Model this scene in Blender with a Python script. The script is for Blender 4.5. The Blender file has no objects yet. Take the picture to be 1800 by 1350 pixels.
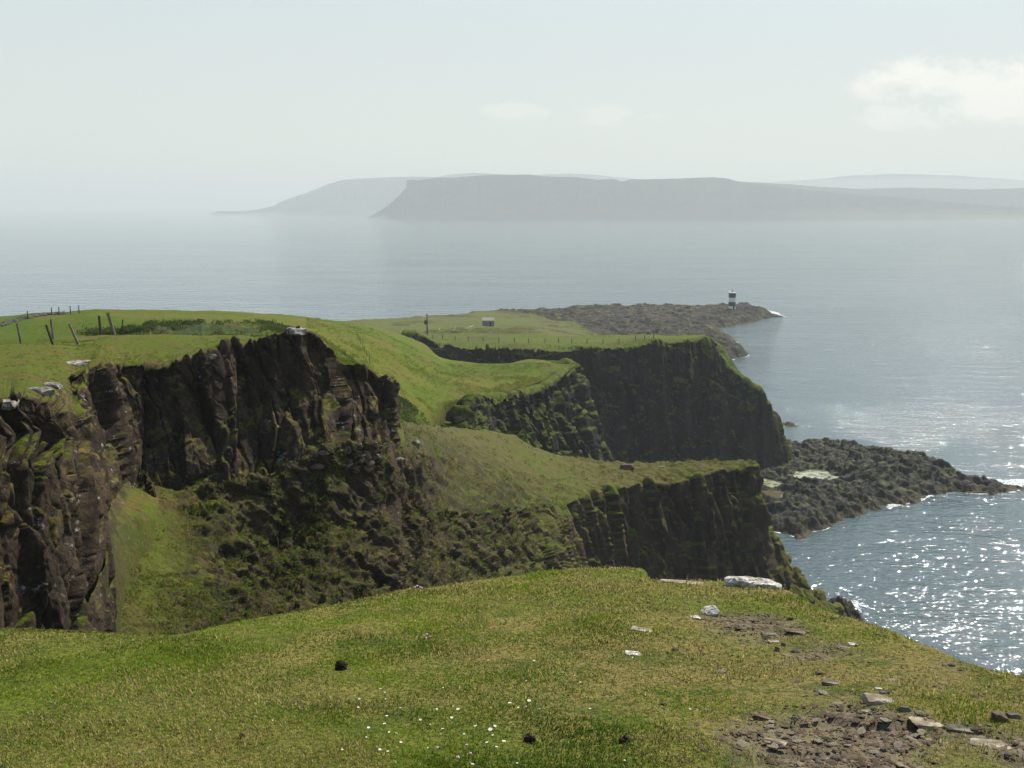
import bpy, math, random
import numpy as np
from mathutils import Vector

random.seed(7)
rng = np.random.default_rng(7)
R = math.radians
scn = bpy.context.scene

# ------------------------------------------------------------------ camera
CAM_Z = 62.0
HAZE_D, HAZE_G = 1.8e-4, 0.1
PITCH = R(9.35)
FPX = 1900.0                      # focal length in pixels of the 1800 px wide photograph
cam_d = bpy.data.cameras.new("camera")
cam_d.sensor_width = 36.0
cam_d.lens = 36.0 * FPX / 1800.0
cam_d.clip_start = 0.1
cam_d.clip_end = 120000.0
cam = bpy.data.objects.new("camera", cam_d)
cam.location = (0, 0, CAM_Z)
cam.rotation_euler = (math.pi / 2 - PITCH, 0, 0)
scn.collection.objects.link(cam)
scn.camera = cam

# ------------------------------------------------------------------ light
SUN_EL, SUN_AZ = R(47), R(36)     # azimuth clockwise from +Y (to the right of the view)
world = bpy.data.worlds.new("World")
scn.world = world
world.use_nodes = True
wn = world.node_tree
wn.nodes.clear()
w_out = wn.nodes.new("ShaderNodeOutputWorld")
w_bg = wn.nodes.new("ShaderNodeBackground")
w_bg.inputs["Strength"].default_value = 0.12
sky = wn.nodes.new("ShaderNodeTexSky")
sky.sky_type = 'NISHITA'
sky.sun_disc = False
sky.sun_elevation = SUN_EL
sky.sun_rotation = SUN_AZ
sky.altitude = 60
sky.air_density = 1.0
sky.dust_density = 1.0
sky.ozone_density = 1.0
wn.links.new(w_bg.outputs[0], w_out.inputs[0])

sun_d = bpy.data.lights.new("sun", 'SUN')
sun_d.energy = 5.0
sun_d.angle = R(0.53)
sun_d.color = (1.0, 0.95, 0.86)
sun = bpy.data.objects.new("sun", sun_d)
sdir = Vector((math.sin(SUN_AZ) * math.cos(SUN_EL), math.cos(SUN_AZ) * math.cos(SUN_EL), math.sin(SUN_EL)))
sun.rotation_euler = sdir.to_track_quat('Z', 'Y').to_euler()
sun.location = (40, 40, 120)
scn.collection.objects.link(sun)

scn.view_settings.view_transform = 'Standard'
scn.view_settings.look = 'None'
scn.view_settings.exposure = 0.62
scn.view_settings.gamma = 1.0
scn.render.engine = 'CYCLES'
scn.cycles.use_denoising = True
scn.cycles.max_bounces = 6
scn.cycles.diffuse_bounces = 2
scn.cycles.glossy_bounces = 2
scn.cycles.transmission_bounces = 2
scn.cycles.volume_bounces = 1
scn.cycles.sample_clamp_indirect = 4.0
scn.cycles.blur_glossy = 0.5

# ------------------------------------------------------------------ helpers: projection
CP, SP = math.cos(PITCH), math.sin(PITCH)
def P(px, py, Y):
    t = (py - 675.0) / FPX
    den = CP - t * SP
    return (Y * ((px - 900.0) / FPX) / den, Y, CAM_Z - Y * (SP + t * CP) / den)
def pdir(px, py):
    v = Vector(P(px, py, 1.0)) - Vector((0, 0, CAM_Z))
    return v.normalized()
def sea_pt(px, py, z=0.0):
    t = (py - 675.0) / FPX
    k = (SP + t * CP) / (CP - t * SP)
    return P(px, py, (CAM_Z - z) / k)
def proj(a):
    y = a[..., 1]; dz = a[..., 2] - CAM_Z
    dep = np.maximum(y * CP - dz * SP, 0.5)
    up = y * SP + dz * CP
    return np.stack([900 + FPX * a[..., 0] / dep, 675 - FPX * up / dep], -1)

# ------------------------------------------------------------------ helpers: noise
def h32(ix, iy, iz, seed):
    with np.errstate(over='ignore'):
        h = (ix.astype(np.int64).astype(np.uint32) * np.uint32(374761393)
             + iy.astype(np.int64).astype(np.uint32) * np.uint32(668265263)
             + iz.astype(np.int64).astype(np.uint32) * np.uint32(2147483647)
             + np.uint32((seed * 974634777 + 12345) & 0xffffffff))
        h = (h ^ (h >> np.uint32(13))) * np.uint32(1274126177)
        h = (h ^ (h >> np.uint32(16))) * np.uint32(2246822519)
        h = h ^ (h >> np.uint32(15))
    return h.astype(np.float32) / np.float32(4294967295.0)
def vn3(p, seed=0):
    i = np.floor(p); f = (p - i); f = f * f * f * (f * (f * 6 - 15) + 10)
    ix, iy, iz = i[..., 0], i[..., 1], i[..., 2]
    fx, fy, fz = f[..., 0], f[..., 1], f[..., 2]
    out = 0
    for a in (0, 1):
        for b in (0, 1):
            for c in (0, 1):
                w = (fx if a else 1 - fx) * (fy if b else 1 - fy) * (fz if c else 1 - fz)
                out = out + w * h32(ix + a, iy + b, iz + c, seed)
    return out * 2 - 1
def fbm(p, scale, octv=4, seed=0, gain=0.5, ridge=False):
    p = np.asarray(p, dtype=np.float64) / scale
    a, s, n = 1.0, 0.0, 0.0
    for k in range(octv):
        v = vn3(p * (2.03 ** k) + 17.3 * k, seed + k)
        if ridge:
            v = 1 - 2 * np.abs(v)
        s = s + a * v; n += a; a *= gain
    return s / n
def worley2(x, y, seed=0, jit=0.85):
    ix, iy = np.floor(x), np.floor(y)
    f1 = np.full(x.shape, 9.0); f2 = np.full(x.shape, 9.0)
    idx = np.zeros(x.shape); idy = np.zeros(x.shape); dx = np.zeros(x.shape); dy = np.zeros(x.shape)
    z = np.zeros(x.shape)
    for a in (-1, 0, 1):
        for b in (-1, 0, 1):
            cx, cy = ix + a, iy + b
            qx = cx + 0.5 + jit * (h32(cx, cy, z, seed) - 0.5)
            qy = cy + 0.5 + jit * (h32(cx, cy, z + 1, seed) - 0.5)
            ex, ey = x - qx, y - qy
            d = np.sqrt(ex * ex + ey * ey)
            m = d < f1
            f2 = np.where(m, f1, np.minimum(f2, d))
            f1 = np.where(m, d, f1)
            idx = np.where(m, cx, idx); idy = np.where(m, cy, idy)
            dx = np.where(m, ex, dx); dy = np.where(m, ey, dy)
    r1 = h32(idx, idy, z + 2, seed) * 2 - 1
    r2 = h32(idx, idy, z + 3, seed) * 2 - 1
    r3 = h32(idx, idy, z + 4, seed) * 2 - 1
    return f1, f2 - f1, r1, r2, r3, dx, dy
def blocks(s, z, w, h, seed, tilt=0.9, crack=0.6, tz=0.8):
    f1, e, r1, r2, r3, dx, dy = worley2(s / w, z / h, seed)
    return r1 + tilt * (dx * r2 * 1.6 + dy * r3 * 1.2 * tz) - crack * np.clip(1 - e / 0.10, 0, 1)

# ------------------------------------------------------------------ helpers: meshes
def link_mesh(name, me, mat=None, parent=None):
    o = bpy.data.objects.new(name, me)
    scn.collection.objects.link(o)
    if mat:
        me.materials.append(mat)
    if parent:
        o.parent = parent
    return o
def np_mesh(name, verts, faces, smooth=True, k=4):
    me = bpy.data.meshes.new(name)
    verts = np.asarray(verts, dtype=np.float32).reshape(-1, 3)
    faces = np.asarray(faces, dtype=np.int32).reshape(-1, k)
    me.vertices.add(len(verts)); me.vertices.foreach_set("co", verts.ravel())
    me.loops.add(faces.size); me.loops.foreach_set("vertex_index", faces.ravel())
    me.polygons.add(len(faces))
    me.polygons.foreach_set("loop_start", np.arange(0, faces.size, k, dtype=np.int32))
    me.polygons.foreach_set("loop_total", np.full(len(faces), k, dtype=np.int32))
    me.update(calc_edges=True)
    me.polygons.foreach_set("use_smooth", np.full(len(faces), smooth, dtype=bool))
    return me
def attr(me, name, vals):
    a = me.attributes.new(name, 'FLOAT', 'POINT')
    a.data.foreach_set("value", np.asarray(vals, dtype=np.float32).ravel())
def grid_faces(n, m):
    i = np.arange(n - 1)[:, None] * m + np.arange(m - 1)[None, :]
    return np.stack([i, i + 1, i + m + 1, i + m], -1).reshape(-1, 4)
def tag(o, label=None, cat=None, group=None, kind=None):
    if label: o["label"] = label
    if cat: o["category"] = cat
    if group: o["group"] = group
    if kind: o["kind"] = kind
    return o
def catmull(A, t, smooth=1.0):
    """interpolate rows of A (n, ...) at float positions t"""
    n = len(A)
    i = np.clip(np.floor(t).astype(int), 0, n - 2); f = (t - i)
    f = f.reshape((-1,) + (1,) * (A.ndim - 1))
    p1, p2 = A[i], A[i + 1]
    p0, p3 = A[np.clip(i - 1, 0, n - 1)], A[np.clip(i + 2, 0, n - 1)]
    lin = p1 + (p2 - p1) * f
    if smooth == 0: return lin
    cr = 0.5 * (2 * p1 + (p2 - p0) * f + (2 * p0 - 5 * p1 + 4 * p2 - p3) * f * f + (3 * p1 - p0 - 3 * p2 + p3) * f ** 3)
    return lin * (1 - smooth) + cr * smooth
def W(row):
    return np.array([P(*p) for p in row], dtype=float)
def sh(row, dy=0.0, dz=0.0, dx=0.0):
    return np.asarray(row) + np.array([dx, dy, dz])
def alloc(lens, total, mn=2):
    lens = np.asarray(lens, float)
    k = np.maximum(mn, np.round(lens / lens.sum() * total).astype(int))
    ts = [np.linspace(i, i + 1, k[i], endpoint=False) for i in range(len(k))]
    return np.concatenate(ts + [np.array([float(len(k))])])
def loft(rows, rock, nu, nv, su=0.7, sv=0.3, vis=None):
    """rows: list of world polylines (equal length).  rock: 0..1 per row.  returns G (nv,nu,3), rk, sarc, normals"""
    A = np.array(rows)
    pr = proj(A)
    lu = np.linalg.norm(np.diff(pr, axis=1), axis=-1).mean(0) + 3
    lv = np.linalg.norm(np.diff(pr, axis=0), axis=-1).mean(1) + 3
    if vis is not None: lv = lv * np.array(vis)
    tu = alloc(lu, nu); tv = alloc(lv, nv)
    B = catmull(np.swapaxes(A, 0, 1), tu, su)          # (nu, R, 3)
    B = np.swapaxes(B, 0, 1)                            # (R, nu, 3)
    G = catmull(B, tv, sv)
    rock = np.asarray(rock, float)
    if rock.ndim == 1: rock = np.repeat(rock[:, None], A.shape[1], 1)
    rk = catmull(np.swapaxes(catmull(np.swapaxes(rock, 0, 1), tu, 0), 0, 1), tv, 0)
    mid = B[len(rows) // 2]
    s = np.concatenate([[0], np.cumsum(np.linalg.norm(np.diff(mid, axis=0), axis=-1))])
    S = np.repeat(s[None, :], G.shape[0], 0)
    return G, rk, S
def gnormals(G):
    du = np.gradient(G, axis=1); dv = np.gradient(G, axis=0)
    n = np.cross(dv, du)
    n /= (np.linalg.norm(n, axis=-1, keepdims=True) + 1e-9)
    return n
def gsmooth(N, k=3):
    for _ in range(k):
        M = N.copy()
        M[1:-1] += N[:-2] + N[2:]
        M[:, 1:-1] += N[:, :-2] + N[:, 2:]
        N = M / (np.linalg.norm(M, axis=-1, keepdims=True) + 1e-9)
    return N
def terrain(name, G, rk, mat, extra=None, flip=False):
    n, m, _ = G.shape
    f = grid_faces(n, m)
    if flip: f = f[:, ::-1]
    me = np_mesh(name, G, f)
    attr(me, "rock", rk)
    for k, v in (extra or {}).items(): attr(me, k, v)
    o = link_mesh(name, me, mat)
    o["kind"] = "structure"
    return o

# ------------------------------------------------------------------ helpers: materials
class NT:
    def __init__(s, name):
        s.m = bpy.data.materials.new(name); s.m.use_nodes = True
        s.t = s.m.node_tree; s.t.nodes.clear()
        s.out = s.n("ShaderNodeOutputMaterial")
        s.bs = s.n("ShaderNodeBsdfPrincipled")
        s.l(s.bs.outputs[0], s.out.inputs[0])
        s.bs.inputs["Specular IOR Level"].default_value = 0.06
        s.bs.inputs["Roughness"].default_value = 0.9
        s._tc = None
    def n(s, typ, **kw):
        x = s.t.nodes.new(typ)
        for k, v in kw.items(): setattr(x, k, v)
        return x
    def l(s, a, b): s.t.links.new(a, b)
    def setin(s, sock, v):
        if hasattr(v, "is_output") or hasattr(v, "links"): s.l(v, sock)
        else: sock.default_value = v
    def co(s, scale=(1, 1, 1)):
        if s._tc is None: s._tc = s.n("ShaderNodeTexCoord")
        mp = s.n("ShaderNodeMapping"); mp.inputs["Scale"].default_value = scale
        s.l(s._tc.outputs["Object"], mp.inputs["Vector"])
        return mp.outputs[0]
    def noise(s, scale, det=4, rough=0.55, vec=None, dist=0.0, sc=(1, 1, 1)):
        x = s.n("ShaderNodeTexNoise"); x.inputs["Scale"].default_value = scale
        x.inputs["Detail"].default_value = det; x.inputs["Roughness"].default_value = rough
        x.inputs["Distortion"].default_value = dist
        s.l(vec if vec is not None else s.co(sc), x.inputs["Vector"])
        return x.outputs["Fac"]
    def vor(s, scale, sc=(1, 1, 1), feature='F1', out="Distance"):
        x = s.n("ShaderNodeTexVoronoi"); x.inputs["Scale"].default_value = scale; x.feature = feature
        s.l(s.co(sc), x.inputs["Vector"])
        return x.outputs[out]
    def math(s, op, a, b=0.0, clamp=False):
        x = s.n("ShaderNodeMath", operation=op); x.use_clamp = clamp
        s.setin(x.inputs[0], a); s.setin(x.inputs[1], b)
        return x.outputs[0]
    def mr(s, v, a, b, c=0.0, d=1.0):
        x = s.n("ShaderNodeMapRange"); x.interpolation_type = 'SMOOTHSTEP'
        s.setin(x.inputs[0], v)
        for i, q in enumerate((a, b, c, d)): x.inputs[1 + i].default_value = q
        return x.outputs[0]
    def mix(s, f, a, b, mode='MIX'):
        x = s.n("ShaderNodeMix", data_type='RGBA', blend_type=mode)
        s.setin(x.inputs[0], f)
        for sock, v in ((x.inputs[6], a), (x.inputs[7], b)):
            if isinstance(v, tuple): sock.default_value = (*v, 1)
            else: s.l(v, sock)
        return x.outputs[2]
    def attrf(s, name):
        x = s.n("ShaderNodeAttribute"); x.attribute_name = name
        return x.outputs["Fac"]
    def attrc(s, name):
        x = s.n("ShaderNodeAttribute"); x.attribute_name = name
        return x.outputs["Color"]
    def nz(s):
        g = s.n("ShaderNodeNewGeometry"); x = s.n("ShaderNodeSeparateXYZ")
        s.l(g.outputs["Normal"], x.inputs[0])
        return x.outputs[2]
    def bump(s, h, dist, strength=1.0, prev=None):
        b = s.n("ShaderNodeBump"); b.inputs["Strength"].default_value = strength
        b.inputs["Distance"].default_value = dist
        s.l(h, b.inputs["Height"])
        if prev is not None: s.l(prev, b.inputs["Normal"])
        return b.outputs[0]
    def fin(s, col=None, normal=None, rough=None):
        if col is not None:
            if isinstance(col, tuple): s.bs.inputs["Base Color"].default_value = (*col, 1)
            else: s.l(col, s.bs.inputs["Base Color"])
        if normal is not None: s.l(normal, s.bs.inputs["Normal"])
        if rough is not None: s.setin(s.bs.inputs["Roughness"], rough)
        return s.m

def land_mat(name, g1, g2, g3, r1, r2, lichen=(0.42, 0.41, 0.37), lich_amt=0.62, gsize=1.0, rsize=1.0,
             thr=0.62, heath=None, streak=0.25, bstr=1.0):
    """grass on flat ground, rock where it is steep (attribute rock and the true slope)"""
    s = NT(name)
    nz = s.nz()
    n_big = s.noise(0.045 / gsize, 4, 0.6)
    n_mid = s.noise(0.35 / gsize, 5, 0.65)
    n_fin = s.noise(5.0 / gsize, 6, 0.75)
    gm = s.mix(s.mr(n_big, 0.44, 0.56), g1, g2)
    gm = s.mix(s.mr(n_mid, 0.48, 0.62), gm, g3)
    gm = s.mix(s.math('MULTIPLY', s.mr(s.noise(1.1 / gsize, 6, 0.75), 0.54, 0.66), 0.6), gm, (0.055, 0.048, 0.018))
    gm = s.mix(s.mr(n_fin, 0.35, 0.72), s.mix(0.5, gm, (0.01, 0.015, 0.004)), gm)
    if heath:
        hm = s.math('MULTIPLY', s.attrf("heath"), s.mr(s.noise(0.8 / gsize, 5, 0.7), 0.35, 0.55))
        gm = s.mix(hm, gm, heath)
    rs = s.noise(0.6 / rsize, 6, 0.68, sc=(1, 1, streak))
    rf = s.noise(3.5 / rsize, 6, 0.72)
    rc = s.mix(s.mr(rs, 0.35, 0.68), r1, r2)
    rc = s.mix(s.mr(rf, 0.30, 0.7), s.mix(0.55, rc, (0.015, 0.013, 0.010)), rc)
    li = s.noise(1.3 / rsize, 6, 0.75)
    lm = s.math('MULTIPLY', s.mr(li, lich_amt, lich_amt + 0.08), s.mr(nz, -0.1, 0.55))
    rc = s.mix(lm, rc, lichen)
    # mossy streaks on the rock
    mo = s.noise(0.9 / rsize, 5, 0.7)
    rc = s.mix(s.math('MULTIPLY', s.mr(mo, 0.52, 0.66), s.mr(nz, 0.1, 0.5)), rc, g3)
    # where is rock
    e = s.math('ADD', nz, s.math('MULTIPLY', s.math('SUBTRACT', s.noise(0.8 / rsize, 5, 0.65), 0.5), 0.8))
    steep = s.mr(e, thr + 0.12, thr - 0.12)
    rk = s.math('MAXIMUM', s.math('MULTIPLY', steep, s.mr(s.attrf("rock"), 0.02, 0.35)),
                s.mr(s.attrf("rock"), 1.05, 1.3))
    col = s.mix(rk, gm, rc)
    b = s.bump(n_fin, 0.12 * gsize, 0.5 * bstr)
    b = s.bump(rf, 0.22 * rsize, 0.7 * bstr, b)
    b = s.bump(s.noise(14 / rsize, 5, 0.7), 0.05 * rsize, 0.6 * bstr, b)
    return s.fin(col, b, 0.92)
def flat_mat(name, col, rough=0.8, var=0.35, scale=6.0, bump=0.01, col2=None):
    s = NT(name)
    n = s.noise(scale, 5, 0.65)
    c2 = col2 or tuple(c * (1 - var) for c in col)
    c = s.mix(s.mr(n, 0.35, 0.65), c2, col)
    return s.fin(c, s.bump(s.noise(scale * 3, 4, 0.6), bump, 0.6), rough)

# pale veil low in the sky and three soft clouds, by direction
def wnode(t, **k):
    x = wn.nodes.new(t)
    for q, v in k.items(): setattr(x, q, v)
    return x
def wmath(op, p, q=0.0, clamp=False):
    x = wnode("ShaderNodeMath", operation=op); x.use_clamp = clamp
    for i, v in enumerate((p, q)):
        if hasattr(v, "links"): wn.links.new(v, x.inputs[i])
        else: x.inputs[i].default_value = v
    return x.outputs[0]
def wmr(v, p, q, r=0.0, t=1.0):
    x = wnode("ShaderNodeMapRange"); x.interpolation_type = 'SMOOTHSTEP'
    wn.links.new(v, x.inputs[0])
    for i, k in enumerate((p, q, r, t)): x.inputs[1 + i].default_value = k
    return x.outputs[0]
def wmix(f, p, q):
    x = wnode("ShaderNodeMix", data_type='RGBA')
    if hasattr(f, "links"): wn.links.new(f, x.inputs[0])
    else: x.inputs[0].default_value = f
    for sock, v in ((x.inputs[6], p), (x.inputs[7], q)):
        if isinstance(v, tuple): sock.default_value = (*v, 1)
        else: wn.links.new(v, sock)
    return x.outputs[2]
wtc = wnode("ShaderNodeTexCoord"); wsep = wnode("ShaderNodeSeparateXYZ")
wn.links.new(wtc.outputs["Generated"], wsep.inputs[0])
dx_, dy_, dz_ = wsep.outputs
elev = dz_
veil = wmix(wmr(elev, 0.0, 0.22), (4.15, 4.25, 3.90), (3.60, 3.98, 3.92))
col = wmix(wmr(elev, 0.12, 0.50, 0.9, 0.0), sky.outputs[0], veil)
yy_ = wmath('MAXIMUM', dy_, 0.05)
cu, cv = wmath('DIVIDE', dx_, yy_), wmath('DIVIDE', dz_, yy_)
cn = wnode("ShaderNodeTexNoise"); cn.inputs["Scale"].default_value = 14.0; cn.inputs["Detail"].default_value = 7; cn.inputs["Roughness"].default_value = 0.6
cmp_ = wnode("ShaderNodeMapping"); cmp_.inputs["Scale"].default_value = (1, 1, 1.9)
wn.links.new(wtc.outputs["Generated"], cmp_.inputs["Vector"]); wn.links.new(cmp_.outputs[0], cn.inputs["Vector"])
mask = None
for px, py, rx, ry, w in ((1760, 152, 250, 60, 1.0), (1560, 208, 110, 26, 0.55), (905, 196, 60, 18, 0.36), (1065, 206, 55, 20, 0.30), (1155, 204, 30, 10, 0.35)):
    t_ = (py - 675.0) / FPX; den = math.cos(PITCH) - t_ * math.sin(PITCH)
    u0 = (px - 900) / FPX / den; v0 = -(math.sin(PITCH) + t_ * math.cos(PITCH)) / den
    ex = wmath('DIVIDE', wmath('SUBTRACT', cu, u0), rx / FPX); ey = wmath('DIVIDE', wmath('SUBTRACT', cv, v0), ry / FPX)
    d = wmath('ADD', wmath('MULTIPLY', ex, ex), wmath('MULTIPLY', ey, ey))
    m = wmath('SUBTRACT', 1.0, d)
    m = wmath('ADD', wmath('MULTIPLY', m, 0.55), wmath('MULTIPLY', wmath('SUBTRACT', cn.outputs["Fac"], 0.5), 3.4))
    m = wmath('MULTIPLY', wmr(m, 0.0, 0.5), wmr(d, 2.0, 0.7, 0.0, w))
    mask = m if mask is None else wmath('MAXIMUM', mask, m)
col = wmix(wmath('MULTIPLY', mask, 0.95), col, (5.7, 5.6, 5.1))
wn.links.new(col, w_bg.inputs["Color"])
# ================================================================== materials of the land
M_left = land_mat("cliff_and_turf", (0.125, 0.150, 0.014), (0.105, 0.150, 0.012), (0.16, 0.125, 0.035),
                  (0.030, 0.023, 0.016), (0.110, 0.078, 0.050), gsize=0.8, rsize=0.7, lich_amt=0.60, thr=0.80)
M_hill = land_mat("hill_turf", (0.085, 0.140, 0.006), (0.135, 0.150, 0.012), (0.150, 0.125, 0.026),
                  (0.035, 0.027, 0.018), (0.075, 0.058, 0.04), gsize=1.6, rsize=1.0, heath=(0.035, 0.050, 0.018))
M_scree = land_mat("scree_turf", (0.120, 0.140, 0.018), (0.135, 0.130, 0.026), (0.14, 0.105, 0.035),
                   (0.036, 0.027, 0.018), (0.09, 0.064, 0.04), gsize=0.7, rsize=0.8, thr=0.47,
                   heath=(0.045, 0.042, 0.018), lich_amt=0.64)
M_far = land_mat("headland_cliff", (0.120, 0.155, 0.016), (0.105, 0.150, 0.014), (0.115, 0.11, 0.03),
                 (0.022, 0.024, 0.018), (0.055, 0.052, 0.038), gsize=3, rsize=2.5, thr=0.55, streak=0.12, lich_amt=0.66)
M_low = land_mat("low_shore", (0.12, 0.150, 0.022), (0.13, 0.14, 0.035), (0.13, 0.11, 0.045),
                 (0.022, 0.022, 0.018), (0.080, 0.072, 0.055), gsize=5, rsize=3, thr=0.70, lich_amt=0.66)

# ================================================================== foreground turf
crest_px = [(-900, 1120), (-300, 1108), (0, 1104), (150, 1109), (300, 1118), (450, 1087), (540, 1071), (700, 1041),
            (780, 1033), (850, 1023), (1000, 1005), (1060, 1002), (1130, 1003), (1150, 1018), (1260, 1021),
            (1375, 1034), (1430, 1062), (1480, 1082), (1560, 1106), (1650, 1146), (1740, 1181), (1800, 1196)]
def fg_plane(x, y):
    return CAM_Z - 1.6 - 0.2 * y
crest = []
for px, py in crest_px:
    t = (py - 675.0) / FPX
    k = (SP + t * CP) / (CP - t * SP)
    Y = 1.6 / (k - 0.2)
    crest.append(P(px, py, Y))
crest += [(4.6, 4.2, fg_plane(0, 4.2)), (5.6, 1.5, fg_plane(0, 1.5)), (6.2, -3, fg_plane(0, -3)), (6.6, -9, fg_plane(0, -9))]
crest = np.array(crest)
inner = np.stack([crest[:, 0] * 0.55, np.full(len(crest), -10.0), np.full(len(crest), fg_plane(0, -10.0))], -1)
inner[-3:, 0] = (3.3, 3.4, 3.5)
rows = [inner]
for f in (0.35, 0.55, 0.75, 0.9, 1.0):
    r = inner + (crest - inner) * f
    r[:, 2] = fg_plane(0, r[:, 1])
    rows.append(r)
od = crest[:, :2] / np.linalg.norm(crest[:, :2], axis=1, keepdims=True)
for d, dz in ((0.35, -0.16), (1.1, -0.85), (2.6, -4.0), (4.5, -12), (9, -28), (22, -62)):
    r = crest.copy(); r[:, :2] += od * d; r[:, 2] += dz
    rows.append(r)
A = np.array(rows)
tu = np.concatenate([np.linspace(i, i + 1, 22 if i > 1 else 8, endpoint=False) for i in range(len(crest) - 1)] + [[len(crest) - 1.0]])
tv = alloc([6, 30, 70, 110, 90, 30, 40, 20, 20, 20, 12], 440)
B = np.swapaxes(catmull(np.swapaxes(A, 0, 1), tu, 0.6), 0, 1)
G = catmull(B, tv, 0.5)
rkrow = np.array([0, 0, 0, 0, 0, 0, 0.1, 0.5, 1, 1, 1, 1.])
rk = np.repeat(catmull(rkrow[:, None], tv, 0), G.shape[1], 1)
def bare_mask(x, y):
    """1 where turf is worn to stones (right hand side)"""
    q = np.stack([x, y, 0 * x], -1)
    n = fbm(q, 0.9, 4, 31)
    m1 = np.exp(-(((x - 1.5 - (y - 4.4) * 0.25) / 0.95) ** 2 + ((y - 4.85) / 1.1) ** 2)) * 1.1
    m2 = np.exp(-(((x - 2.0) / 0.9) ** 2 + ((y - 7.6) / 1.3) ** 2)) * 0.55
    m3 = np.exp(-(((x - 2.35) / 0.7) ** 2 + ((y - 5.0) / 0.55) ** 2)) * 0.9
    return np.clip((np.maximum(np.maximum(m1, m2), m3) - 0.45 + 0.62 * n) * 2.6, 0, 1)
dep = (tv <= 5.6)[:, None]
fl = fbm(G * np.array([1, 1, 0]), 2.2, 4, 3) * 0.07 + fbm(G * np.array([1, 1, 0]), 0.35, 4, 5) * 0.022
bare = bare_mask(G[..., 0], G[..., 1])
stepn = blocks(G[..., 0] + 0.3 * G[..., 1], G[..., 1], 0.30, 0.16, 77, 0.5, 0.3)
G[..., 2] += np.where(dep, fl + bare * (stepn * 0.022 - 0.03), 0)
N = gsmooth(gnormals(G), 4)
# sign: want outward
ax = catmull(np.array([0, 0, 0, 0, 0, 0.0, 0.02, 0.2, 0.6, 1, 1, 1])[:, None], tv, 0)
bl = blocks(np.cumsum(np.linalg.norm(np.gradient(G, axis=1), axis=-1), 1), G[..., 2], 1.4, 3.0, 9)
sgn = 1 if N[40, 100, 2] > 0 else -1
G = G + N * sgn * (ax * (bl * 0.5 + fbm(G, 2, 4, 8) * 0.5))[..., None]
FG = G

s = NT("foreground_turf")
n1 = s.noise(0.55, 5, 0.6); n2 = s.noise(2.6, 5, 0.7); n3 = s.noise(28, 6, 0.75)
c = s.mix(s.mr(n1, 0.40, 0.58), (0.12, 0.145, 0.014), (0.21, 0.17, 0.05))
c = s.mix(s.mr(n2, 0.48, 0.66), c, (0.075, 0.105, 0.014))
c = s.mix(s.mr(n3, 0.32, 0.62), (0.030, 0.034, 0.010), c)
b1 = s.noise(9, 6, 0.75); b2 = s.noise(2.0, 4, 0.6)
bc = s.mix(s.mr(b1, 0.35, 0.65), (0.060, 0.044, 0.030), (0.20, 0.165, 0.11))
bc = s.mix(s.mr(b2, 0.5, 0.62), bc, (0.16, 0.14, 0.075))
c = s.mix(s.attrf("bare"), c, bc)
rkc = s.mix(s.mr(s.noise(3, 6, 0.7), 0.35, 0.65), (0.05, 0.04, 0.03), (0.12, 0.09, 0.06))
c = s.mix(s.mr(s.attrf("rock"), 0.15, 0.5), c, rkc)
nb = s.bump(n3, 0.03, 0.8)
nb = s.bump(b1, 0.03, 0.6, nb)
M_fg = s.fin(c, nb, 0.95)
fg = terrain("ground", FG, rk, M_fg, {"bare": bare})
fg["label"] = "grassy clifftop turf in the foreground, worn to stones on the right"

# ================================================================== left cliff and its plateau
rim = [(-420, 760, 19), (-150, 722, 24), (0, 702, 28), (45, 690, 29.5), (104, 706, 31), (124, 730, 34), (132, 706, 38), (150, 645, 43),
       (205, 640, 47.5), (290, 640, 48.5), (372, 622, 50), (388, 604, 51), (440, 603, 52), (478, 590, 52.5), (520, 577, 53), (553, 583, 54),
       (587, 614, 55.5), (593, 637, 57.5), (640, 641, 58), (676, 668, 59.5), (687, 700, 63), (684, 700, 72)]
base = [(-420, 1200, 17), (-150, 1130, 22), (0, 1105, 26), (60, 1100, 27), (140, 1085, 28.5), (186, 985, 31), (186, 905, 36), (214, 850, 43),
        (250, 850, 46), (310, 875, 47), (400, 868, 48.5), (425, 850, 49.5), (470, 845, 51), (505, 838, 51.5), (560, 828, 52.5), (600, 800, 53.5),
        (608, 792, 55), (625, 787, 56.5), (662, 787, 57.5), (692, 776, 59), (696, 758, 63), (694, 735, 72)]
rimW, baseW = W(rim), W(base)
cr_px = [(-420, 620, 45), (-150, 606, 55), (0, 603, 60), (50, 602, 61), (100, 601, 61), (135, 600, 61), (160, 598, 61), (185, 595, 62),
         (220, 593, 62), (300, 591, 62), (375, 590, 63), (400, 589.5, 64), (450, 589, 64), (484, 588, 63), (523, 579, 56), (557, 587, 57),
         (590, 620, 59), (594, 640, 60), (640, 646, 61), (674, 672, 62), (684, 704, 65), (682, 706, 73)]
crW = W(cr_px)
ledge = rimW * 0.93 + baseW * 0.07
mid1 = rimW * 0.55 + baseW * 0.45
mid2 = rimW * 0.22 + baseW * 0.62
L1 = rimW * 0.80 + baseW * 0.20; L2 = rimW * 0.70 + baseW * 0.30
L1[0:8, 1] += np.array([.9, .9, .9, .9, .7, .4, .3, .1])
rows = [sh(crW, 14, -9), sh(crW, 5, -1.3), crW, crW * 0.5 + rimW * 0.5, rimW * 0.93 + crW * 0.07, rimW, ledge, L1, L2, mid1, mid2, baseW, sh(baseW, 1.2, -0.5), sh(baseW, 5, -1.6)]
for k in (3,):
    r = rows[k]; r[:14, 2] -= 0.25
rocks = [0.0, 0, 0, 0.0, 0.3, 0.8, 1, 1, 0.9, 1, 0.65, 0.3, 0.2, 0.1]
for r_i in (-3, -2, -1):
    rows[r_i][:6] = (baseW[:6], sh(baseW, 0, -1.5)[:6], sh(baseW, 1, -8)[:6])[r_i + 3]
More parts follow.
